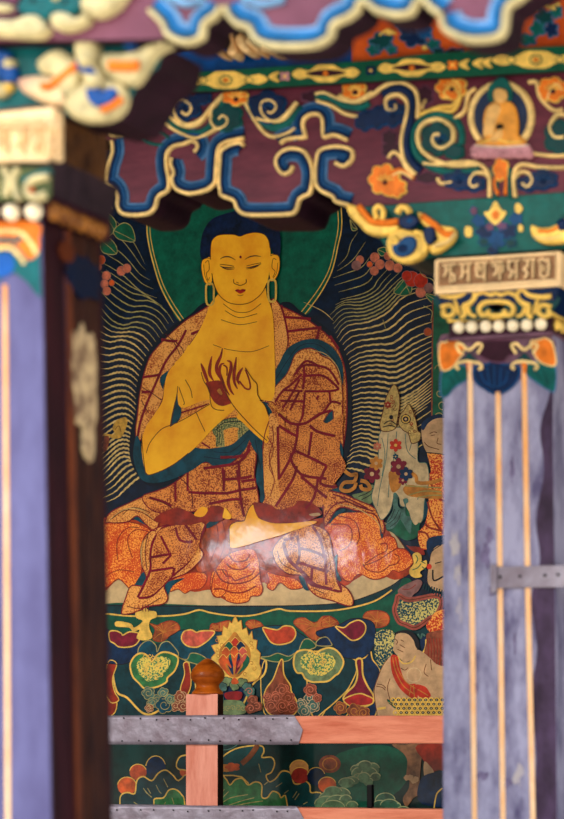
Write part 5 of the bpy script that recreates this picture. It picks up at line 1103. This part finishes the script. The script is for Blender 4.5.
r.ridge(pts('440,262 500,265 560,262','C1'), 10, .012, ORG); r.slab(pts('315,250 335,225 370,270 390,300 340,295 318,280','C1'), .012, enamel((24,84,160))); r.slab(pts('352,370 365,345 400,345 410,370 460,355 470,390 440,420 390,430 360,400','C1'), .012, enamel((24,84,160)))
r.ridge(pts('410,440 450,425 490,395','C1'), 7, .012, ORG); r.ridge(pts('170,345 200,345 250,310 310,260','C1'), 7, .012, ORG); r.dome(96,83,9,8,.03,CRMA); r.dome(88,62,8,8,.03,CRMA); r.build('scroll_colouring', bka, 'blue and orange hollows of the scroll')
r = Art(YA-.0,0,0, split=True)
for x,y,a_,m_ in ((5,60,9,enamel((24,84,160))),(12,76,9,enamel((24,84,160))),(0,72,9,enamel((24,84,160))),(12,66,6,CRMA),(3,92,7,CRMA),(-12,70,10,CRMA),(10,88,5,YLW),(134,46,7,enamel((30,90,160)))): r.slab(puff(x,y,a_,a_,5,.15), .02, m_, curve=False)
r.build('carved_flower', bka)

ba = empty('carved_cloud_beam', tuple(at(300,10,YA-.08)), 'large blurred plum beam with blue and cream cloud lobes crossing the top', 'beam')
low = '165,38 167,37 178,44 192,46 206,39 208,27 220,18 225,9 228,18 238,28 249,31 256,43 277,50 316,49 334,39 337,28 351,21 361,13 364,5 375,14 396,19 414,16 422,3 430,11 440,18 444,32 460,41 478,44 499,41 508,32 511,11 520,4 531,-4'
L2 = pts(low); i1 = 8; i2 = 20; i3 = 25
segs = [L2[1:8], L2[7:20], L2[19:25], L2[24:]]
sm = [(-260,46),(100,40),(160,39)]
for s_ in segs: sm += spline(s_, 4)
board('beam_body', sm+[(560,-20),(640,-20),(640,-110),(-260,-110)], YA-.05, .09, plumA, ba, curve=False, mside=soffit)
for s_ in ([(150,14),(162,26)]+L2[1:8], L2[7:20], L2[19:25], L2[24:]):
    r = Art(YA-.05,0,0); band(r, s_, w_=(5.5,4,7,5), h_=.02, cols=(CRMA, enamel((60,104,140)), enamel((36,120,184)), enamel((128,172,212)))); r.build('cloud_moulding', ba)
r = Art(YA-.05,0,0); r.ridge(pts('160,-10 185,4 205,0','F'), 7, .016, enamel((128,172,212))); r.ridge(pts('245,-2 262,5 285,0','F'), 7, .016, enamel((128,172,212))); r.build('cloud_moulding', ba)
r = Art(YA-.05,0,0)
r.slab(pts('-400,90 0,90 80,88 130,72 170,75 200,110 215,130 180,160 100,162 0,155 -400,150','C1'), .03, CRMA); r.slab(pts('222,95 235,65 280,62 330,85 350,60 375,75 365,105 310,130 250,130','C1'), .03, CRMA); r.slab(pts('345,40 350,0 370,-30 540,-40 520,0 480,50 420,80 370,72','C1'), .03, CRMA); r.build('carved_cloud_edge', ba, 'thick cream cloud edge')
r = Art(YA-.05,0,0)
r.slab(pts('80,40 100,0 110,-40 360,-60 350,0 330,50 280,70 220,60 200,90 160,75 110,70','C1'), .016, TEAA)
for x,y in ((150,10),(275,15)): r.dome(x/4,y/4,5,5,.02,BLK)
r.dome(60,0,6,4,.03,CRMA); r.slab(pts('-100,20 0,20 60,30 60,55 0,60 -100,60','C1'), .02, CRMA); r.slab(pts('-100,-40 70,-40 75,15 20,10 -100,15','C1'), .01, PLMl); r.ridge(pts('-20,75 60,70 85,50','C1'), 5, .02, PLMl); r.build('carved_lotus', ba, 'teal pierced carving')
